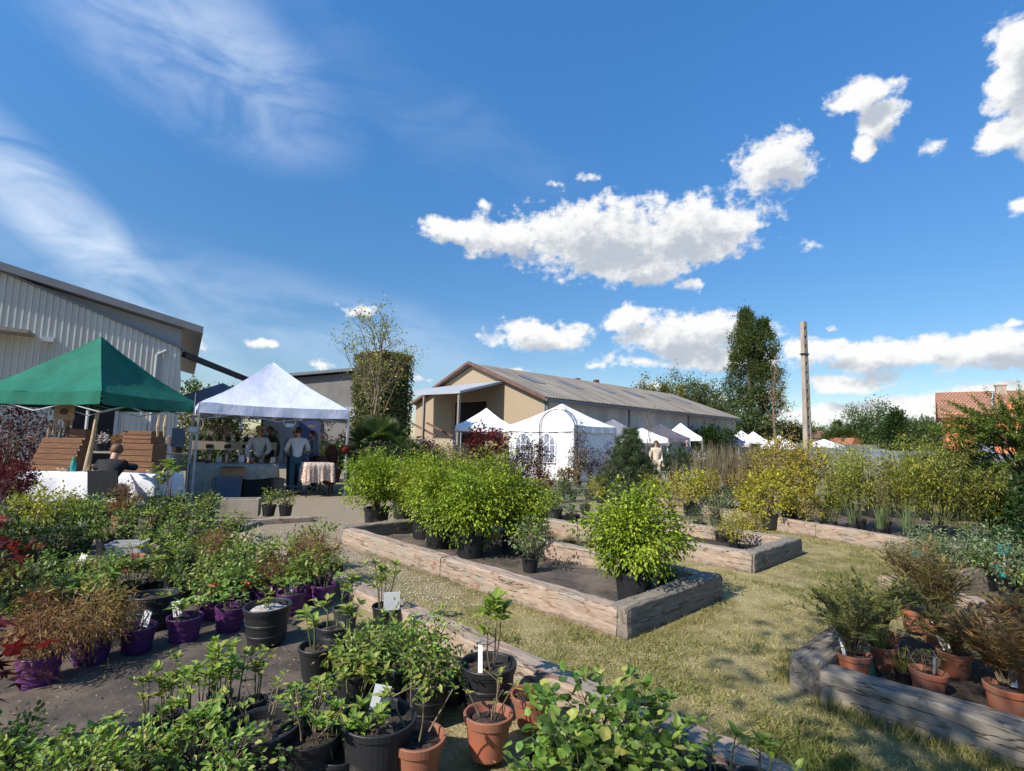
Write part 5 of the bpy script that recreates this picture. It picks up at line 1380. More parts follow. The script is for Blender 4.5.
q = bl(-.35, .1); bp = empty('bag', 'blue and white bag hanging by the wooden hoop', 'bag', (*q, 1.2), .3); MB().box(-.12, .12, -.05, .05, 0, .42).build('body', 'bluebox', bp); MB().tube([(-.08, 0, .42), (0, 0, .62), (.08, 0, .42)], .01, 6).build('handle', 'white', bp)
for i, (s_, t_, h_) in enumerate(((3.1, 1.4, 1.0), (3.3, .9, .7), (3.5, 1.9, 1.3), (3.12, .5, .45))):
    q = bl(s_, t_); t = empty('rusty_ornament', ('tall rusty iron garden figure at the right end of the pale tent', 'short rusty iron garden figure near the right tent leg', 'tallest rusty iron lantern behind the right tent leg', 'small rusty iron pot on the gravel by the folding stand')[i], 'ornament', (*q, 0), i)
    MB().tube([(0, 0, 0), (0, 0, h_ * .6)], .02, 6).build('stem', 'rust', t); MB().lathe([(0.001, h_ * .5), (.16, h_ * .6), (.2, h_ * .8), (.12, h_ * .95), (.001, h_)], 12).build('body', 'rust', t)
MB_ = MB().box(-.4, .4, -.25, .25, 0, .03)
# planter trough and two potted bushes on the low sleeper, in front of the pale tent
q = P(240, 521); t = empty('stone_trough', 'grey stone trough beside the two potted bushes before the pale tent', 'trough', (q[0], q[1], .09), .3)
MB().box(-.3, .3, -.17, .17, 0, .05).box(-.3, .3, -.17, -.12, .051, .3).box(-.3, .3, .12, .17, .051, .3).box(-.3, -.25, -.119, .119, .051, .3).box(.25, .3, -.119, .119, .051, .3).build('basin', 'concrete', t); MB().box(-.25, .25, -.12, .12, .052, .24).build('soil', 'soil', t)
for px, lb in ((268, 'left one of two green bushes in black pots by the stone trough'), (285, 'right one of two green bushes in black pots by the stone trough')):
    q = P(px, 521); potted('bush_fresh', q[0], q[1], lb, 'bushes by the trough', .92, .09)
pt = P(362, 492)
for px, py, k_, lb in ((362, 493, 'bush_fresh', 'bright small bush by the right leg of the pale tent'),):
    q = P(px, py); potted(k_, q[0], q[1], lb, None, .9, 0, pot='grey')

# ---- visitors in the distance
person('person in sunglasses and a cream sweater walking behind the pine', X(656, 20), 20, R(12), 'cream', 'cream', 'hairbrown', height=1.66, glasses=True)
person('grey-haired person in a dark jacket near the dark tent', X(687, 26), 26, R(-40), 'navy', 'navy', 'hairwhite', height=1.74)
person('small far figure in dark clothes under the lilac tent', X(743, 46), 46, R(30), 'navy', 'navy', 'hairdark', height=1.7)
person('small far figure in a blue shirt by the white pointed tents', X(668, 34), 34, R(70), 'bluegrey', 'navy', 'hairbrown', height=1.7)
# white garden fence panel by the porch
t = empty('garden_fence', 'short white wooden fence by the porch of the tan hall', 'fence', (X(412, 24), 24, 0), .15)
for i in range(12): MB().box(i * .16, i * .16 + .09, 0, .02, .1, 1.5).build('picket', 'tentbeige', t)
for z in (.4, 1.2): MB().box(0, 1.9, .022, .05, z, z + .08).build('rail', 'tentbeige', t)
# rose arch
ar = empty('garden_arch', 'metal garden arch with climbing plants before the white walled tent', 'arch', (X(558, 18), 18, 0), .1)
hwd, hh = .62, 2.05
for y in (-.18, .18):
    MB().tube([(-hwd, y, 0), (-hwd, y, hh - .05)] + [(-hwd * math.cos(a), y, hh + .58 * math.sin(a)) for a in np.linspace(0, math.pi, 13)] + [(hwd, y, hh - .05), (hwd, y, 0)], .016, 6).build('hoop', 'darkmetal', ar)
for i in range(9):
    a = math.pi * i / 8; MB().tube([(-hwd * math.cos(a), -.18, hh + .58 * math.sin(a)), (-hwd * math.cos(a), .18, hh + .58 * math.sin(a))], .008, 5).build('rung', 'darkmetal', ar)
for sx in (-1, 1):
    for i in range(6): MB().tube([(sx * hwd, -.18, .3 + i * .3), (sx * hwd, .18, .3 + i * .3)], .008, 5).build('rung', 'darkmetal', ar)
for sx, lb, lf, hh_ in ((1, 'dark climbing rose on the right side of the garden arch', 'purple', 2.1), (1, 'pale dry climber at the right foot of the garden arch', 'straw', 1.3), (-1, 'dark climber on the left foot of the garden arch', 'purple', 1.5)):
    p = Plant(int(hh_ * 10)); e = empty('climber', lb, 'climbing plant', (X(558, 18) + sx * .66, 17.85, 0))
    cen = np.stack([p.r.normal(0, .14, 40), p.r.normal(0, .12, 40), p.r.uniform(.15, hh_, 40)], -1); p.clumps(cen, .1, 16, .06, T_DIA, (0, 0, 1), .1)
    for i in range(4): p.stem(p.curve((0, 0, 0), (p.r.normal(0, .1), 0, hh_), .03, 6), .012, .005)
    p.w.build('stem', 'twig', e); p.l.build('foliage', L[lf], e)
# ================================================================== THE POTTED PLANTS
ORD = ['first', 'second', 'third', 'fourth', 'fifth', 'sixth', 'seventh', 'eighth', 'ninth', 'tenth', 'eleventh', 'twelfth', 'thirteenth', 'fourteenth', 'fifteenth', 'sixteenth']


def pl(k, px, py, label, group=None, z=.03, **kw):
    x, y = P(px, py); return potted(k, x, y, label, group, z=z, **kw)


# ---- middle bed: the big bright maples
G1 = 'bright green bushy pots in the middle bed'
for k, px, py, s_, v, lb in (('acer_mid', 376, 530, 1.08, 0, 'bright green bush in a black pot at the far left end of the middle bed'), ('acer_mid', 402, 520, 1.0, 1, 'bright bush behind the leftmost one in the middle bed'),
        ('acer_mid', 424, 540, 1.05, 2, 'bright bush in a black pot, third from the left in the middle bed'), ('acer_mid', 438, 549, 1.0, 0, 'bright bush in a tall black pot left of the foremost bush of the clump'),
        ('acer_big', 470, 560, .95, 0, 'bright yellow-green bush in the foremost pot of the middle bed clump'), ('acer_big', 514, 556, .95, 1, 'bright bush in shaded black pot at the right end of the clump'), ('acer_mid', 480, 535, 1.1, 1, 'bright bush behind the foremost one in the middle of the clump'),
        ('acer_big', 634, 606, .92, 2, 'lone round bright green bush in a black pot near the bed corner')):
    pl(k, px, py, lb, G1, s=s_, var=v)
pl('open_grey', 530, 574, 'thin open grey-green shrub in a small black pot right of the clump', None, s=.78, var=0)
pl('bush', 668, 598, 'drooping bush in a black pot just behind the lone round bush', None, s=.8)
for i, (px, py) in enumerate(((548, 548), (572, 552), (592, 556))):
    pl('laceleaf', px, py, ('left', 'middle', 'right')[i] + ' low brownish plant at the back of the middle bed', 'low brown plants in the middle bed', s=.75, pot='small', ss=.6)

# ---- second bed: yellow and grey-green shrubs
for k, px, py, s_, lb in (('yellow', 735, 552, .62, 'low yellow shrub at the near corner of the second bed'), ('yellow', 752, 543, .7, 'low yellow-leaved shrub right of the one at the near corner of the second bed'), ('greyherb', 722, 545, .8, 'grey-green wispy shrub at the left of the low yellow ones'),
        ('yellow', 690, 516, 1.15, 'bright yellow round shrub behind the lone green bush'), ('yellow', 704, 506, 1.05, 'bright yellow shrub just right of the round yellow one'), ('greyherb', 700, 535, .9, 'grey-green herb showing right of the lone round bush'), ('palegreen', 716, 527, .9, 'pale green shrub under the bright yellow ones'),
        ('greyherb', 572, 528, 1.0, 'silvery herb behind the middle bed'), ('greyherb', 556, 521, 1.0, 'silvery herb left of the green pot behind the middle bed'), ('palegreen', 540, 527, 1.0, 'pale leafy shrub behind the thin grey-green shrub'), ('greyherb', 585, 515, .9, 'silvery herb right of the green pot'),
        ('gold', 745, 512, .8, 'golden-brown shrub between the yellow shrubs'), ('palegreen', 730, 513, .8, 'pale shrub left of the golden-brown shrub'), ('gold', 672, 520, .7, 'golden shrub peeping over the lone round bush')):
    pl(k, px, py, lb, 'shrubs in the second bed', s=s_)
pl('bush', 572, 512, 'plant in a green plastic pot behind the middle bed', None, s=.7, pot='green', ss=.5)
pl('bush', 556, 508, 'little round bush left of the green plastic pot', None, s=.75)

# ---- third bed: yellow shrubs, reeds, bamboo
G3 = 'bamboo pots in the right-hand bed'
rng = random.Random(5)
for i, (px, py, s_) in enumerate(((832, 531, .9), (858, 533, 1.0), (884, 535, 1.05), (912, 537, 1.05), (938, 539, 1.0), (962, 541, .98), (988, 545, .95))):
    pl('bamboo_dark' if i in (2, 5) else 'bamboo', px, py, f'{ORD[i]} tall green bamboo pot from the left in the front row of the bamboo bed', G3, s=s_ * (.78, 1.05, .9, .8, 1.06, .95, .85)[i])
for i, (px, py, s_) in enumerate(((846, 517, 1.0), (872, 518, 1.08), (898, 519, 1.1), (926, 520, 1.1), (952, 521, 1.08), (978, 522, 1.05))):
    pl('bamboo_dark' if i == 4 else 'gold' if i == 1 else 'bamboo', px, py, f'{ORD[i]} tall {"golden shrub" if i == 1 else "bamboo pot"} from the left in the back row of the bamboo bed', G3, s=s_ * (1.08, 1.05, .95, 1.1, 1.2, .92)[i])
for k, px, py, s_, lb in (('yellow', 770, 530, 1.1, 'large yellow-green shrub at the left end of the bamboo bed'), ('yellow', 790, 524, 1.15, 'tall yellow-green shrub behind the large one'), ('yellow', 752, 524, .95, 'yellow-green shrub left of the large one at the end of the bamboo bed'), ('yellow', 806, 531, .8, 'small yellow-green shrub left of the striped grass'),
        ('gold', 765, 508, 1.1, 'golden-brown tall shrub behind the yellow-green ones'), ('gold', 790, 507, 1.15, 'second golden-brown tall shrub behind the yellow-green ones'), ('gold', 812, 509, 1.1, 'golden shrub next to the first bamboo'), ('gold', 832, 508, 1.0, 'golden-brown shrub behind the first bamboo'), ('gold', 778, 498, 1.15, 'farthest golden shrub below the concrete pole'), ('gold', 806, 498, 1.15, 'golden shrub right of the foot of the concrete pole')):
    pl(k, px, py, lb, 'yellow and golden shrubs', s=s_ * (1.25 if k == 'gold' else 1.1))
for i, (px, py) in enumerate(((826, 530), (853, 534), (880, 539), (908, 543))):
    pl('reed_green', px, py, f'{ORD[i]} grey-green striped grass tuft from the left at the edge of the bamboo bed', 'striped grasses before the bamboo', s=.72)
for i, (px, py) in enumerate(((700, 499), (716, 500), (728, 497), (742, 499), (756, 499), (712, 488), (734, 488), (752, 489))):
    pl('reed', px, py, f'{ORD[i if i < 5 else i - 5]} tan reed tuft from the left in the {"front" if i < 5 else "back"} row by the yellow shrub', 'tan reeds', s=1.25)
for i, (px, py) in enumerate(((735, 508), (750, 509), (722, 505))):
    x, y = P(px, py); t = empty('plant_tray', ('middle', 'right', 'left')[i] + ' black nursery tray under the tan reeds', 'tray', (x, y, .02), .5, 'trays under the reeds'); MB().box(-.25, .25, -.17, .17, 0, .08).build('tray', 'blackpot', t); MB().box(-.26, .26, -.18, -.171, .06, .12).build('rim', 'tagwhite', t)
# far right behind the bamboo: dark shrubs and the spreading juniper
for i, (px, py, s_) in enumerate(((905, 505, 1.9), (930, 503, 2.1), (955, 505, 2.1), (985, 520, 2.0), (1012, 522, 2.0), (1035, 540, 1.8), (1005, 545, 1.5))):
    pl('bush_dark' if i != 2 else 'palegreen', px, py, ('dark shrub behind the middle of the bamboo rows', 'dark shrub left of the pale one below the orange house', 'greyish shrub below the orange house', 'dark shrub under the left edge of the juniper', 'dark shrub under the juniper at the right edge', 'dark shrub cut by the right edge under the juniper', 'dark low shrub right of the last bamboo')[i], 'dark shrubs under the juniper', s=s_)
p = Plant(81); jn = empty('juniper', 'big spreading juniper with yellow-green tips at the right edge', 'conifer', (9.9, 10.1, 0))
p.plumes(210, (0, 0, 1.6), (1.4, 1.2, .7), .75, 130, .06, (-.45, -.1, .25), .45); p.plumes(110, (-.35, 0, 2.0), (1.0, .9, .35), .6, 130, .055, (-.6, 0, .25), .4)
p.stem([(0, 0, 0), (.05, 0, .6), (-.05, 0, 1.3), (-.1, 0, 1.8)], .1, .04, 7); p.w.build('trunk', 'bark', jn, smooth=True); p.l.build('crown', L['juniper'], jn)

# ---- right beds
for i, (px, py, s_, k) in enumerate(((905, 580, .78, 'greyherb'), (930, 582, .85, 'palegreen'), (957, 588, .9, 'palegreen'), (985, 592, .95, 'bush'), (1012, 600, 1.0, 'palegreen'), (1040, 610, 1.0, 'bush'), (925, 566, .85, 'palegreen'), (955, 570, .9, 'greyherb'), (985, 574, 1.0, 'palegreen'), (1015, 578, 1.0, 'bush_dark'), (895, 566, .7, 'greyherb'))):
    pl(k, px, py, f'{ORD[i if i < 6 else i - 6]} shrub from the left in the {"front" if i < 6 else "back"} row of the shaded right bed' if i != 10 else 'low wispy plant at the left tip of the shaded right bed', 'shrubs in the shaded right bed', s=s_, ss=.9, tg=TAGT if i in (1, 4) else None)
for px, py, zz, lb in ((920, 556, .42, 'teal plant card among the shrubs of the shaded bed, left one'), (1006, 560, .5, 'teal plant card among the shrubs of the shaded bed, right one')):
    zz -= .14; x, y = P(px, 585); t = empty('plant_card', lb, 'card', (x, y, .02), .3); MB().box(-.01, .01, -.004, .004, 0, zz - .03).build('stake', 'tagwhite', t); MB().box(-.09, .09, -.006, .006, zz - .028, zz + .08).build('card', 'tagteal', t)
for k, px, py, s_, lb, kw in (('feathery', 855, 684, .84, 'feathery olive plant in a terracotta pot at the left end of the right bed', dict(tg=TAG, ss=1.25)), ('feathery', 884, 662, .84, 'feathery olive plant behind the left terracotta pot', dict(tg=TAGW, ss=1.25)), ('tuft', 882, 672, .8, 'low grassy tuft in a terracotta pot between the feathery plants', {}),
        ('feathery_brown', 938, 650, .85, 'feathery brown plant in front of the weathered sleeper', dict(tg=TAG, ss=1.35)), ('feathery_brown', 915, 634, .85, 'feathery brown plant at the back of the terracotta pot bed', dict(ss=1.4)), ('fewtwigs', 929, 703, .8, 'terracotta pot with thin dry stems in the middle of the right bed', dict(tg=TAG)), ('feathery', 957, 680, .8, 'terracotta pot with a white-tagged plant behind the dry stems', dict(tg=TAGW)),
        ('feathery_rust', 1008, 722, .85, 'orange-brown arching plant in a terracotta pot at the right edge', dict(tg=TAGW, ss=1.3)), ('feathery_rust', 1040, 700, 1.1, 'orange-brown arching plant cut by the right edge', {}), ('tuft', 905, 690, .6, 'tiny tuft beside the green card', dict(pot='small')), ('feathery', 1030, 672, .9, 'green arching plant at the right edge before the pale board', {})):
    pl(k, px, py, lb, 'plants in the terracotta pot bed', s=s_, **kw)
x, y = P(868, 682); t = empty('plant_card', 'green picture card leaning on the left terracotta pot', 'card', (x, y, .03), .2); MB().add([(-.07, 0, 0), (.07, 0, 0), (.07, .05, .17), (-.07, .05, .17), (-.07, .006, 0), (.07, .006, 0), (.07, .056, .17), (-.07, .056, .17)], [(0, 1, 2, 3), (7, 6, 5, 4), (0, 4, 5, 1), (1, 5, 6, 2), (2, 6, 7, 3), (3, 7, 4, 0)]).build('card', 'taggreen', t); MB().box(-.06, .02, -.002, .0, .02, .05).build('print', 'tagwhite', t)

# ---- left nursery bed: purple pot row and neighbours
GP = 'purple pots on the dark fabric'
for k, px, py, lb, kw in (('laceleaf', 36, 690, 'purple pot with a drooping brown plant at the left edge', dict(s=.98, tg=TAG)), ('laceleaf', 90, 668, 'purple pot with a big golden-brown laceleaf plant', dict(s=1.0)), ('twigs', 136, 656, 'purple pot with bare twigs and a white card', dict(s=.95, tg=TAGW)), ('azalea', 183, 646, 'purple pot with a wide white tag at the middle of the front row', dict(s=1.0, tg=TAGW)), ('azalea', 168, 630, 'purple pot just behind the white-tagged one', dict(s=.9)),
        ('azalea', 228, 634, 'purple pot with fresh leaves right of the white-tagged one', dict(s=.98)), ('azalea_big', 212, 622, 'purple pot with an orange tag, left one', dict(s=.95, tg=TAGO)), ('azalea_big', 236, 616, 'purple pot with an orange tag behind the fresh leaves', dict(s=.95, tg=TAGO)), ('azalea', 262, 612, 'purple pot behind the white-topped black pot', dict(s=.92)), ('azalea', 290, 617, 'purple pot right of the white-topped black pot', dict(s=1.0, tg=TAG)), ('azalea_big', 306, 604, 'purple pot with an orange tag at the right end of the row', dict(s=.95, tg=TAGO)), ('twigs', 322, 606, 'last purple pot before the timber edge', dict(s=.9))):
    kw['s'] = kw['s'] * .9; pl(k, px, py, lb, GP, **kw)
e = pl('twigs', 150, 634, 'black bucket-like pot with a wire handle behind the purple pots', None, s=1.05, pot='rimblack', ss=.5); link('handle', HANDLE, e)
e = pl('seedling', 266, 646, 'black pot topped with white grit right of the purple pots', None, s=1.05, pot='rimblack', ss=.55, soil=soil_mesh(.128, .222, 'whitesoil', 4))
pl('leggy', 345, 632, 'grey pot with several thin bare stems near the timber edge', None, s=.95, pot='grey', ss=.8)
pl('seedling', 382, 628, 'small dark pot between the grey pot and the white sign card', None, s=1.0)
# green mass behind the purple pots
GM = 'green leafy pots behind the purple row'
for r_i, (row, py0, dpy, pxs, ks) in enumerate((('front', 606, -6, (180, 208, 236, 264, 292, 318), ('bush', 'bush_fresh')), ('middle', 590, -5, (170, 198, 226, 254, 282, 310, 334), ('bush', 'bush_fresh', 'bush')), ('back', 575, -5, (186, 214, 242, 270, 298, 318), ('bush', 'bush_fresh')))):
    for i, px in enumerate(pxs):
        kk = ks[i % len(ks)] if (i * 3 + len(row)) % 7 else 'laceleaf'
        pl(kk, px, py0 + dpy * i / 6, f'{"brownish lacy" if kk == "laceleaf" else ORD[i] + " leafy green"} pot {"in" if kk == "laceleaf" else "from the left in"} the {row} row behind the purple pots', GM, s=.84 + .13 * ((i * 7) % 3 - 1), pot='black')
# left side of the nursery bed
for k, px, py, s_, lb in (('bush', 30, 640, .85, 'leafy green plant behind the leftmost purple pot'), ('bush_fresh', 62, 622, .85, 'fresh green plant left of the wire-handled pot'), ('bush', 12, 618, .9, 'green plant at the left edge under the red maple leaves'), ('bush', 100, 612, .8, 'green plant below the terracotta pot with dead leaves'), ('bush', 45, 600, .85, 'green plant left of the low terracotta pot'), ('whorled', 130, 606, .8, 'low green plant right of the wire-handled pot'), ('bush_dark', 8, 585, .95, 'dark leafy plant at the left edge of the nursery bed'), ('whorled', 160, 590, .85, 'low plant left of the green rows'), ('bush_fresh', 75, 588, .6, 'little fresh plant behind the low terracotta pot'), ('bush', 110, 634, .72, 'green plant between the golden laceleaf and the wire-handled pot'), ('laceleaf_orange', 28, 662, .7, 'small orange lacy plant behind the leftmost purple pot'), ('whorled', 70, 640, .8, 'whorled green plant behind the golden-brown laceleaf'), ('bush_dark', 55, 574, .8, 'dark bushy plant beside the low terracotta pot'), ('bush', 105, 590, .8, 'green plant right of the low terracotta pot'), ('bush_fresh', 150, 600, .7, 'fresh green plant behind the wire-handled pot'), ('bush', 20, 560, .9, 'green bush at the left edge above the dark leafy one')):
    pl(k, px, py, lb, 'green pots on the left of the nursery bed', s=s_)
pl('fewtwigs', 131, 577, 'terracotta pot in front of the pale crate', None, s=.95)
pl('orangeplant', 82, 584, 'low terracotta pot with withered leaves and a silver tag', None, s=.85, pot='terra', ss=.5, tg=TAGW)
x, y = P(126, 566); t = empty('crate', 'pale plastic crate behind a terracotta pot', 'crate', (x, y, .02), .3)
MB().box(-.17, .17, -.13, -.115, 0, .25).box(-.18, .18, -.137, -.131, .21, .25).build('front_panel', 'plank', t); MB().box(-.17, -.155, -.114, .12, 0, .25).build('side_panel', 'plank', t); MB().box(.155, .17, -.114, .12, 0, .25).build('side_panel', 'plank', t); MB().box(-.154, .154, .105, .12, 0, .25).build('back_panel', 'plank', t)
# far rows of the nursery, below the white tablecloth
GB = 'leafy rows below the tents'
for row, py0, pxs, s_, ks in (('front', 556, range(18, 230, 29), .85, ('bush', 'bush_fresh', 'bush')), ('second', 541, range(6, 232, 28), .95, ('bush_fresh', 'bush', 'bush_fresh')), ('third', 528, range(16, 225, 27), 1.0, ('bush_fresh', 'bush_fresh', 'bush')), ('back', 517, range(28, 212, 29), 1.0, ('bush', 'bush_fresh'))):
    for i, px in enumerate(pxs):
        kk = ks[i % len(ks)]
        if row == 'second' and i == 1: kk = 'yellow'
        pl(kk, px + (i * 5) % 7, py0 + (i * 3) % 4, f'{ORD[i]} leafy pot from the left in the {row} row below the white tablecloth' if kk != 'yellow' else 'yellow leaved pot at the left of the rows below the white tablecloth', GB, s=s_ * (.9 + .06 * ((i * 5) % 4)))
pl('laceleaf_orange', 122, 533, 'orange-brown upright plant in a terracotta pot below the seated man', None, s=1.15)
pl('leggy', 168, 520, 'tall leggy green plant right of the white tablecloth', None, s=1.7, pot='black')
pl('leggy', 160, 516, 'leggy plant behind the tall one right of the white tablecloth', None, s=1.5, pot='black')
for px, py, s_ in ((228, 540, .9), (214, 547, .9), (66, 552, 1.2)): pl('twigs', px, py, {228: 'empty looking black pot at the far corner of the nursery bed', 214: 'black pot with twigs left of the far corner of the nursery bed', 66: 'black pot with twigs among the leafy rows'}[px], None, s=s_, pot='rimblack', ss=.5)
# reddish trees left of the stall
for i, (px, py, s_, k) in enumerate(((2, 503, 1.35, 'purpleshrub'), (22, 497, 1.3, 'purpleshrub'), (-22, 512, .95, 'redsmall'), (12, 520, .8, 'redsmall'))):
    pl(k, px, py, ('purple-leaved shrub at the left edge by the green tent', 'purple-leaved shrub behind the left end of the white table', 'red maple cut by the left edge below the green tent', 'small red maple left of the white table')[i], 'red and purple shrubs at the left', s=s_)

# ---- foreground
pl('redmaple', -75, 655, 'deep red maple reaching in from the left edge', None, s=.95, var=0)
pl('redmaple', -85, 815, 'deep red maple leaves in the bottom left corner', None, s=.75, var=1)
pl('redmaple', -8, 612, 'red maple with pointed leaves at the left edge among green plants', None, s=.62, var=1)
GS = 'leggy seedlings in the foreground'
for i, (px, py, s_) in enumerate(((205, 744, .82), (232, 733, .78), (190, 762, .85), (254, 726, .7), (218, 720, .74))):
    pl('seedling', px, py, ('front middle', 'right', 'nearest left', 'farthest right', 'farthest left')[i] + ' pale green leggy seedling above the bare fabric', GS, s=s_)
for i, (px, py) in enumerate(((330, 660), (352, 672), (316, 682))): pl('sprig', px, py, ('left', 'right', 'nearest')[i] + ' small sprig standing left of the leafy foreground pots', 'sprigs', s=1.3)
GL_ = 'leafy black pots in the foreground'
for i, (k, px, py, s_) in enumerate((('laurel', 372, 700, .84), ('laurel', 404, 708, .88), ('laurel', 425, 724, .8), ('bush_fresh', 352, 708, .8), ('laurel', 398, 682, .8), ('bush_fresh', 430, 686, .8), ('whorled', 350, 742, .7), ('bush', 302, 772, .68), ('whorled', 335, 795, .66), ('laurel', 452, 706, .6))):
    pl(k, px, py, ('leftmost', 'central', 'nearest', 'lower left', 'far middle', 'far right', 'low whorled', 'low left front', 'low bottom', 'right-hand small')[i] + ' plant of the leafy black-potted group left of the terracotta pots', GL_, s=s_)
pl('fewtwigs', 374, 786, 'big black pot with a cut stem and white label at the bottom', None, s=.85, pot='bigblack', ss=.5, tg=TAGW)
pl('fewtwigs', 262, 792, 'black pot with bare crossing twigs at the bottom', None, s=1.0, pot='rimblack', ss=1.1)
pl('fewtwigs', 305, 795, 'black pot of sparse twigs beside the big black pot', None, s=.9, pot='rimblack', ss=1.1)
pl('tall_seedling', 487, 716, 'tall thin seedling with a leafy tip and white stake in a black pot', None, s=1.02, tg=TAG, var=0)
pl('fewtwigs', 417, 788, 'terracotta pot with a moss tuft and thin stems, leftmost of three at the bottom', 'terracotta pots at the bottom', s=.95, ss=1.2)
pl('fewtwigs', 487, 762, 'tall terracotta pot with few stems, middle of three at the bottom', 'terracotta pots at the bottom', s=.95, ss=1.0)
pl('orangeplant', 531, 731, 'terracotta pot with orange dried petals, right of three at the bottom', 'terracotta pots at the bottom', s=.82, pot='terra', ss=.45)
for i, (px, py, s_) in enumerate(((552, 814, .78), (600, 798, .84), (588, 850, .8), (634, 834, .74), (540, 862, .66))):
    pl('broadleaf', px, py, ('left', 'tall middle', 'nearest', 'right', 'lowest left')[i] + ' broad-leaved green plant at the bottom beside the terracotta pots', 'broad-leaved plants at the bottom', s=s_)
pl('whorled', 628, 768, 'pale variegated plant between the broad leaves and the split sleeper', None, s=.7, pot='small')
for i, (px, py, s_) in enumerate(((690, 806, .95), (724, 818, .9), (758, 826, 1.0), (672, 828, .95))): pl('sprig', px, py, ('leftmost tall', 'short middle', 'rightmost', 'lowest')[i] + ' fresh sprig at the bottom right of the broad leaves', 'fresh sprigs at the bottom', s=s_)
for i, (k, px, py, s_) in enumerate((('laurel', 84, 834, .64), ('bush_fresh', 140, 818, .6), ('bush', 192, 808, .66), ('laurel', 30, 856, .66), ('bush_fresh', 118, 856, .7), ('bush', 222, 836, .7), ('whorled', 172, 790, .62))):
    pl(k, px, py, ('second', 'third', 'right-hand', 'leftmost', 'nearest', 'lower right', 'low farthest')[i] + ' leafy plant at the bottom left below the bare fabric', 'leafy plants at the bottom left', s=s_)
# white sign card by the timber edge, a stick
x, y = P(390, 640); t = empty('sign_card', 'white card on a stake by the timber edge of the nursery bed', 'sign', (x, y, .02), .3); MB().box(-.012, .012, 0, .012, 0, .3).build('stake', 'greywood', t); MB().box(-.06, .06, -.008, -.001, .2, .33).build('card', 'tagwhite', t)
x, y = P(70, 690)
# ---- the mixed shrubs between the middle bed and the stalls
GQ = 'mixed shrubs before the hall'
for k, px, py, s_, lb in (('bush_dark', 402, 500, 2.3, 'big dark evergreen shrub right of the fan palm'), ('bush_dark', 385, 500, 1.9, 'dark shrub at the foot of the fan palm'), ('redsmall', 484, 486, 1.75, 'crimson maple in front of the small white tent'), ('greyherb', 512, 488, 2.6, 'tall grey-green shrub left of the garden arch'), ('purpleshrub', 527, 492, 1.05, 'dark purple shrub left of the garden arch'), ('purpleshrub', 538, 495, 1.0, 'dark purple shrub at the left foot of the arch'), ('purpleshrub', 508, 492, .9, 'low purple shrub behind the bright bushes'),
        ('palegreen', 450, 490, 1.9, 'olive shrub behind the bright bushes'), ('gold', 440, 488, 1.2, 'golden shrub left of the crimson maple'), ('bush_dark', 425, 490, 1.9, 'dark bush behind the bright bushes, right of the palm'), ('purpleshrub', 604, 490, .95, 'thin purplish shrub right of the garden arch'), ('purpleshrub', 590, 486, .9, 'thin purplish shrub before the grey tent wall'), ('orangeplant', 565, 492, 1.5, 'orange-leaved pot at the foot of the garden arch'), ('orangeplant', 610, 490, 1.3, 'orange-leaved pot left of the pine'),
        ('yellow', 600, 503, .8, 'yellowish low shrub behind the lone round bush'), ('palegreen', 615, 505, 1.0, 'pale low shrub behind the lone round bush'), ('gold', 640, 500, .9, 'yellow-brown shrub under the pine'), ('bush', 622, 495, 1.0, 'green bush under the pine'), ('whiteflower', 702, 470, 2.4, 'white flowering climber far behind the yellow shrub'), ('bush_dark', 675, 482, 2.2, 'dark bush between the cream sweater and the yellow shrub'), ('purpleshrub', 420, 484, 1.0, 'brownish shrub by the white fence')):
    pl(k, px, py, lb, GQ, s=s_, z=0)
for k, px, py, s_, lb in (('palegreen', 500, 497, 1.35, 'grey-green shrub low behind the right end of the bright clump'), ('purpleshrub', 517, 500, .75, 'small dark purple shrub before the grey sleeper'), ('bush', 470, 494, 1.3, 'plain green bush behind the middle of the bright clump'), ('gold', 456, 492, 1.05, 'golden bush behind the bright clump'), ('redsmall', 545, 500, .62, 'small red maple at the foot of the arch'),
        ('reed_green', 560, 503, 1.0, 'grey-green grass tuft before the arch'), ('palegreen', 572, 502, .9, 'pale shrub before the arch'), ('greyherb', 590, 500, 1.2, 'silvery shrub right of the arch'), ('bush', 604, 499, 1.05, 'green bush between the arch and the pine'), ('purpleshrub', 614, 494, .75, 'purplish thin shrub beside the pine'), ('yellow', 652, 507, .9, 'yellow shrub in front of the pine'), ('bush_fresh', 640, 511, 1.0, 'fresh green shrub over the lone round bush'), ('greyherb', 664, 506, 1.1, 'silvery shrub left of the round yellow one'),
        ('purpleshrub', 578, 487, .95, 'dark thin shrub before the white tent corner'), ('reed', 675, 494, .9, 'tan grass tuft left of the reeds'), ('bush', 690, 493, 1.2, 'green bush behind the round yellow shrub'), ('redsmall', 430, 484, 1.2, 'dark red shrub below the porch'), ('brownbush', 412, 492, 1.2, 'brownish shrub between the dark evergreen and the porch'), ('bush_fresh', 395, 497, 1.3, 'fresh bush before the fan palm'), ('palegreen', 365, 480, 1.3, 'pale shrub right of the pale tent')):
    pl('gold' if k == 'brownbush' else k, px, py, lb, GQ, s=s_, z=0)
for i, (k, px, py, s_) in enumerate((('laurel', -6, 842, .7), ('bush_fresh', 62, 868, .72), ('seedling', 165, 742, .72), ('seedling', 148, 758, .7), ('bush', 6, 800, .6), ('whorled', 60, 812, .55), ('bush_fresh', 112, 796, .5))):
    pl(k, px, py, ('leafy plant cut by the bottom left corner', 'low fresh plant at the bottom edge left of the seedlings', 'right one of two thin seedlings left of the leggy group', 'left one of two thin seedlings left of the leggy group', 'small green plant on the bare fabric at the left edge', 'low whorled plant at the lower left of the bare fabric', 'small fresh plant at the lower edge of the bare fabric')[i], 'plants at the lower left', s=s_)
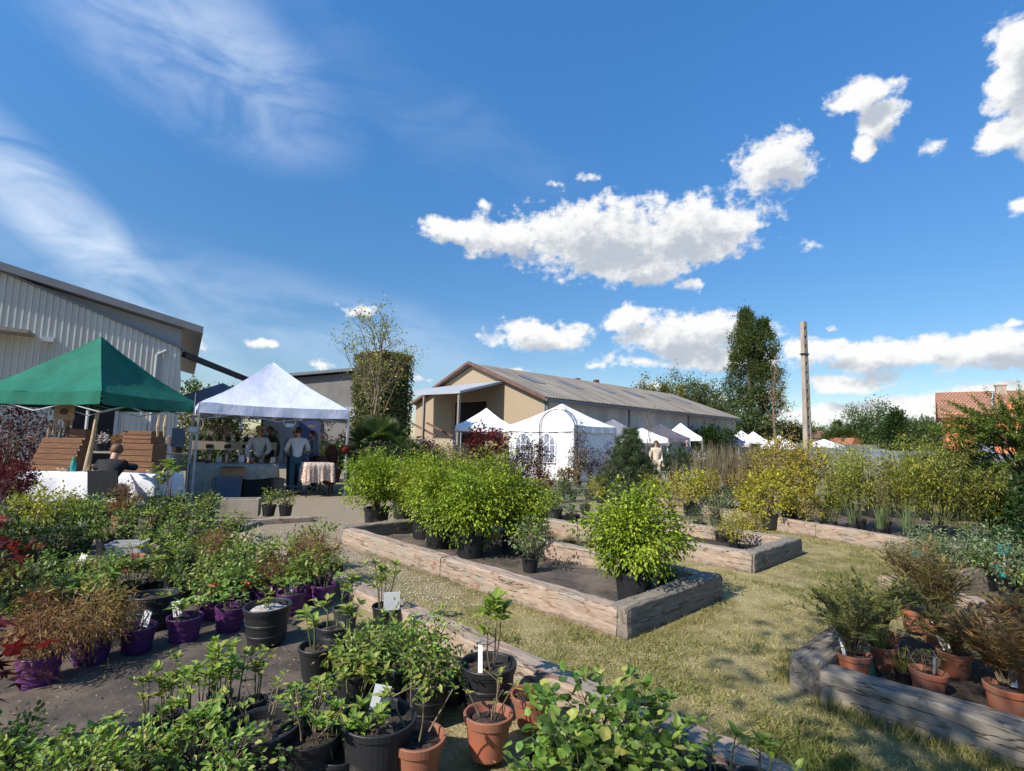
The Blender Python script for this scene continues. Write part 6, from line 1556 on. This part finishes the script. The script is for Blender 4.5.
for i, px in enumerate((532, 541, 550, 577, 586)): pl('twigs', px, 496, f'{ORD[i]} little pot from the left at the foot of the garden arch', 'little pots at the arch', s=.9, pot='grey', ss=.6, z=0)
p = Plant(91); pn = empty('pine_shrub', 'dense grey-green pine behind the lone round bush', 'pine', (X(630, 13.5), 13.5, 0)); r_ = p.r
cen = []
for i in range(300):
    d = unit(r_.normal(0, 1, 3)) * r_.uniform(.25, 1) ** .5; zz = r_.uniform(0, 1); w_ = .80 * (1 - zz ** 1.5) + .16; cen.append((d[0] * w_, d[1] * w_, .25 + 1.6 * zz))
cen = np.array(cen); c = np.repeat(cen, 70, 0); o = unit(r_.normal(0, 1, c.shape) + (0, 0, .5)); p.l.leaves(T_NEEDLE, c + o * .02, o, r_.normal(0, 1, c.shape), .15 * r_.uniform(.6, 1.2, len(c)), 1.3, np.repeat(r_.uniform(0, .8, 300), 70))
p.stem([(0, 0, 0), (0, 0, 1), (0.03, 0, 1.8)], .06, .02, 6)
for q in cen[::4]: p.stem(p.curve((0, 0, max(.1, q[2] - .4)), q, .05, 4), .018, .006)
p.w.build('trunk', 'bark', pn); p.l.build('crown', L['pine'], pn)
for i, (px, ln) in enumerate(((655, .25), (648, -.15))):
    p = Plant(95 + i); e = empty('sapling', ('curved', 'straight')[i] + ' bare thin sapling rising behind the pine', 'sapling', (X(px, 16), 16, 0), 0, 'bare saplings'); p.stem(p.curve((0, 0, 0), (-ln, 0, 2.4), .05, 8), .018, .006, 5)
    for k in range(5): p.stem(p.curve((-ln * .6, 0, 1.4 + k * .2), (r_.normal(0, .3) - ln, r_.normal(0, .2), 1.9 + k * .2), .05, 4), .006, .003)
    p.w.build('trunk', 'twig', e)
# ================================================================== GRASS, PEBBLES, LITTER
rg = np.random.default_rng(77)


def inrect(p, o, u, v, l, w):
    q = p - o; a = q @ u; b_ = q @ v; return (a > -l) & (a < .02) & (b_ > -.12) & (b_ < w)


def free(p):
    dl = (BL1 - BL0) / np.linalg.norm(BL1 - BL0); nl = np.array((-dl[1], dl[0]))
    m = ((p - BL0) @ nl > .12) & ((p - BL0) @ dl > -.6)
    m &= ~inrect(p, B1, U, VV, 5.5, 1.68) & ~inrect(p, B2, U, VV, 5.4, 1.7)
    q = p - B3; m &= ~((q @ V3 > -.1) & (q @ U3 < .3))
    q = p - B4; m &= ~((q @ VV > -.1) & (q @ U > -.2) & (q @ VV < 1.7))
    q = p - B5; m &= ~((q @ V5 > -.1) & (q @ U5 > -.1))
    return m


k = 420000
y = 1.6 + 12.5 * rg.random(k) ** 1.9; x = rg.uniform(-1.05, 1.05, k) * (y * 1.0 + .4); p2 = np.stack([x, y], -1)
s_ = p2 @ np.array((-.67, .742)); gv = np.clip((s_ + rg.normal(0, .9, k) - 3.2) / 3.4, 0, 1)
cell = np.array([noise.fractal(Vector((a * 1.3, b_ * 1.3, 3)), .8, 2, 4) for a, b_ in p2[:: 1]]) if False else None
vn = np.zeros(k)
gx, gy = np.meshgrid(np.linspace(-15, 15, 241), np.linspace(0, 15, 121), indexing='ij')
gn = np.array([noise.fractal(Vector((a * 1.1, b_ * 1.1, 3)), .7, 2.1, 4) for a, b_ in zip(gx.ravel(), gy.ravel())]).reshape(gx.shape)
ix = np.clip(((x + 15) / 30 * 240).astype(int), 0, 240); iy = np.clip((y / 15 * 120).astype(int), 0, 120); vn = gn[ix, iy]
keep = free(p2) & (rg.random(k) > gv * .93) & (rg.random(k) < np.clip(.62 + vn * .9, .12, 1))
x, y, vn = x[keep], y[keep], vn[keep]; k = len(x)
g_ = MB(); hgt = rg.uniform(.010, .030, k) * (1 + np.clip(vn, -.4, 1) * .8); a = rg.uniform(0, 6.283, k); ln = rg.uniform(.3, 1.6, k)
d = np.stack([np.cos(a) * ln, np.sin(a) * ln, np.ones(k)], -1)
g_.leaves((np.array([(0, .5, 0), (0, -.5, 0), (1, 0, 0)]), [(0, 1, 2)]), np.stack([x, y, np.full(k, -.001)], -1), d, rg.normal(0, 1, (k, 3)), hgt * 1.5, .14 * np.clip(y / 4, 1, 2.4).mean(), np.clip(.62 - vn * .9 + rg.normal(0, .22, k), 0, 1))
tag(g_.build('grass', L['grass']), 'short dry mown grass on the path', 'grass', kind='stuff')
# tufts of longer grass along the timbers
t_ = MB()
def tufts(a, c, n, h):
    a, c = np.array(a), np.array(c); t = rg.random(n)[:, None]; q = a + (c - a) * t + rg.normal(0, .05, (n, 2)); an = rg.uniform(0, 6.283, n); l_ = rg.uniform(.1, .9, n)
    t_.leaves((np.array([(0, .5, 0), (0, -.5, 0), (1, 0, 0)]), [(0, 1, 2)]), np.column_stack([q, np.zeros(n)]), np.stack([np.cos(an) * l_, np.sin(an) * l_, np.ones(n)], -1), rg.normal(0, 1, (n, 3)), h * rg.uniform(.4, 1.2, n), .09, np.clip(rg.normal(.35, .25, n), 0, 1))
tufts(B1 - VV * .14, B1 - U * 4 - VV * .14, 1500, .05); tufts(B4 - VV * .16, B4 + U * 2.3 - VV * .16, 2600, .08); tufts(B4 - U * .25, B4 - U * .25 + VV * .9, 900, .08); tufts(B1 + U * .13, B1 + U * .13 + VV * 1.6, 900, .05)
tufts(BL0 + np.array((.1, .1)), BL1 + np.array((.12, .1)), 2500, .06); tufts(B3 - V3 * .14, B3 - U3 * 5 - V3 * .14, 1500, .05)
tag(t_.build('grass_tufts', L['grass']), 'longer grass growing along the timbers', 'grass', kind='stuff')
# pebbles
k = 60000; y = 5.0 + 12 * rg.random(k) ** 1.5; x = rg.uniform(-.75, .6, k) * y; p2 = np.stack([x, y], -1); s_ = p2 @ np.array((-.67, .742)) + rg.normal(0, .8, k)
keep = free(p2) & (s_ > 4.6); x, y = x[keep], y[keep]; k = len(x)
oc = np.array([(1, 0, 0), (-1, 0, 0), (0, 1, 0), (0, -1, 0), (0, 0, 1), (0, 0, -1)], float); of = [(0, 2, 4), (2, 1, 4), (1, 3, 4), (3, 0, 4), (2, 0, 5), (1, 2, 5), (3, 1, 5), (0, 3, 5)]
b = MB(); b.leaves((oc * (1, 1, .6), of), np.stack([x, y, np.full(k, .003)], -1), rg.normal(0, 1, (k, 3)) * (1, 1, .2), (0, 0, 1.), rg.uniform(.004, .012, k), 1)
tag(b.build('pebbles', 'pebble'), 'loose pale gravel of the path', 'gravel', kind='stuff')
# dry litter on the dark fabric
k = 5200; y = 1.9 + 8 * rg.random(k) ** 1.4; x = rg.uniform(-1.0, .6, k) * y; p2 = np.stack([x, y], -1); keep = ~free(p2) | (rg.random(k) < .16); x, y = x[keep], y[keep]; k = len(x)
b = MB(); b.leaves(T_DIA, np.stack([x, y, np.where(free(p2[keep]), .015, .05)], -1), rg.normal(0, 1, (k, 3)) * (1, 1, .1), (0, 0, 1.), rg.uniform(.008, .03, k), .8)
tag(b.build('leaf_litter', 'litter'), 'dry leaf bits scattered over the dark fabric and the grass', 'litter', kind='stuff')
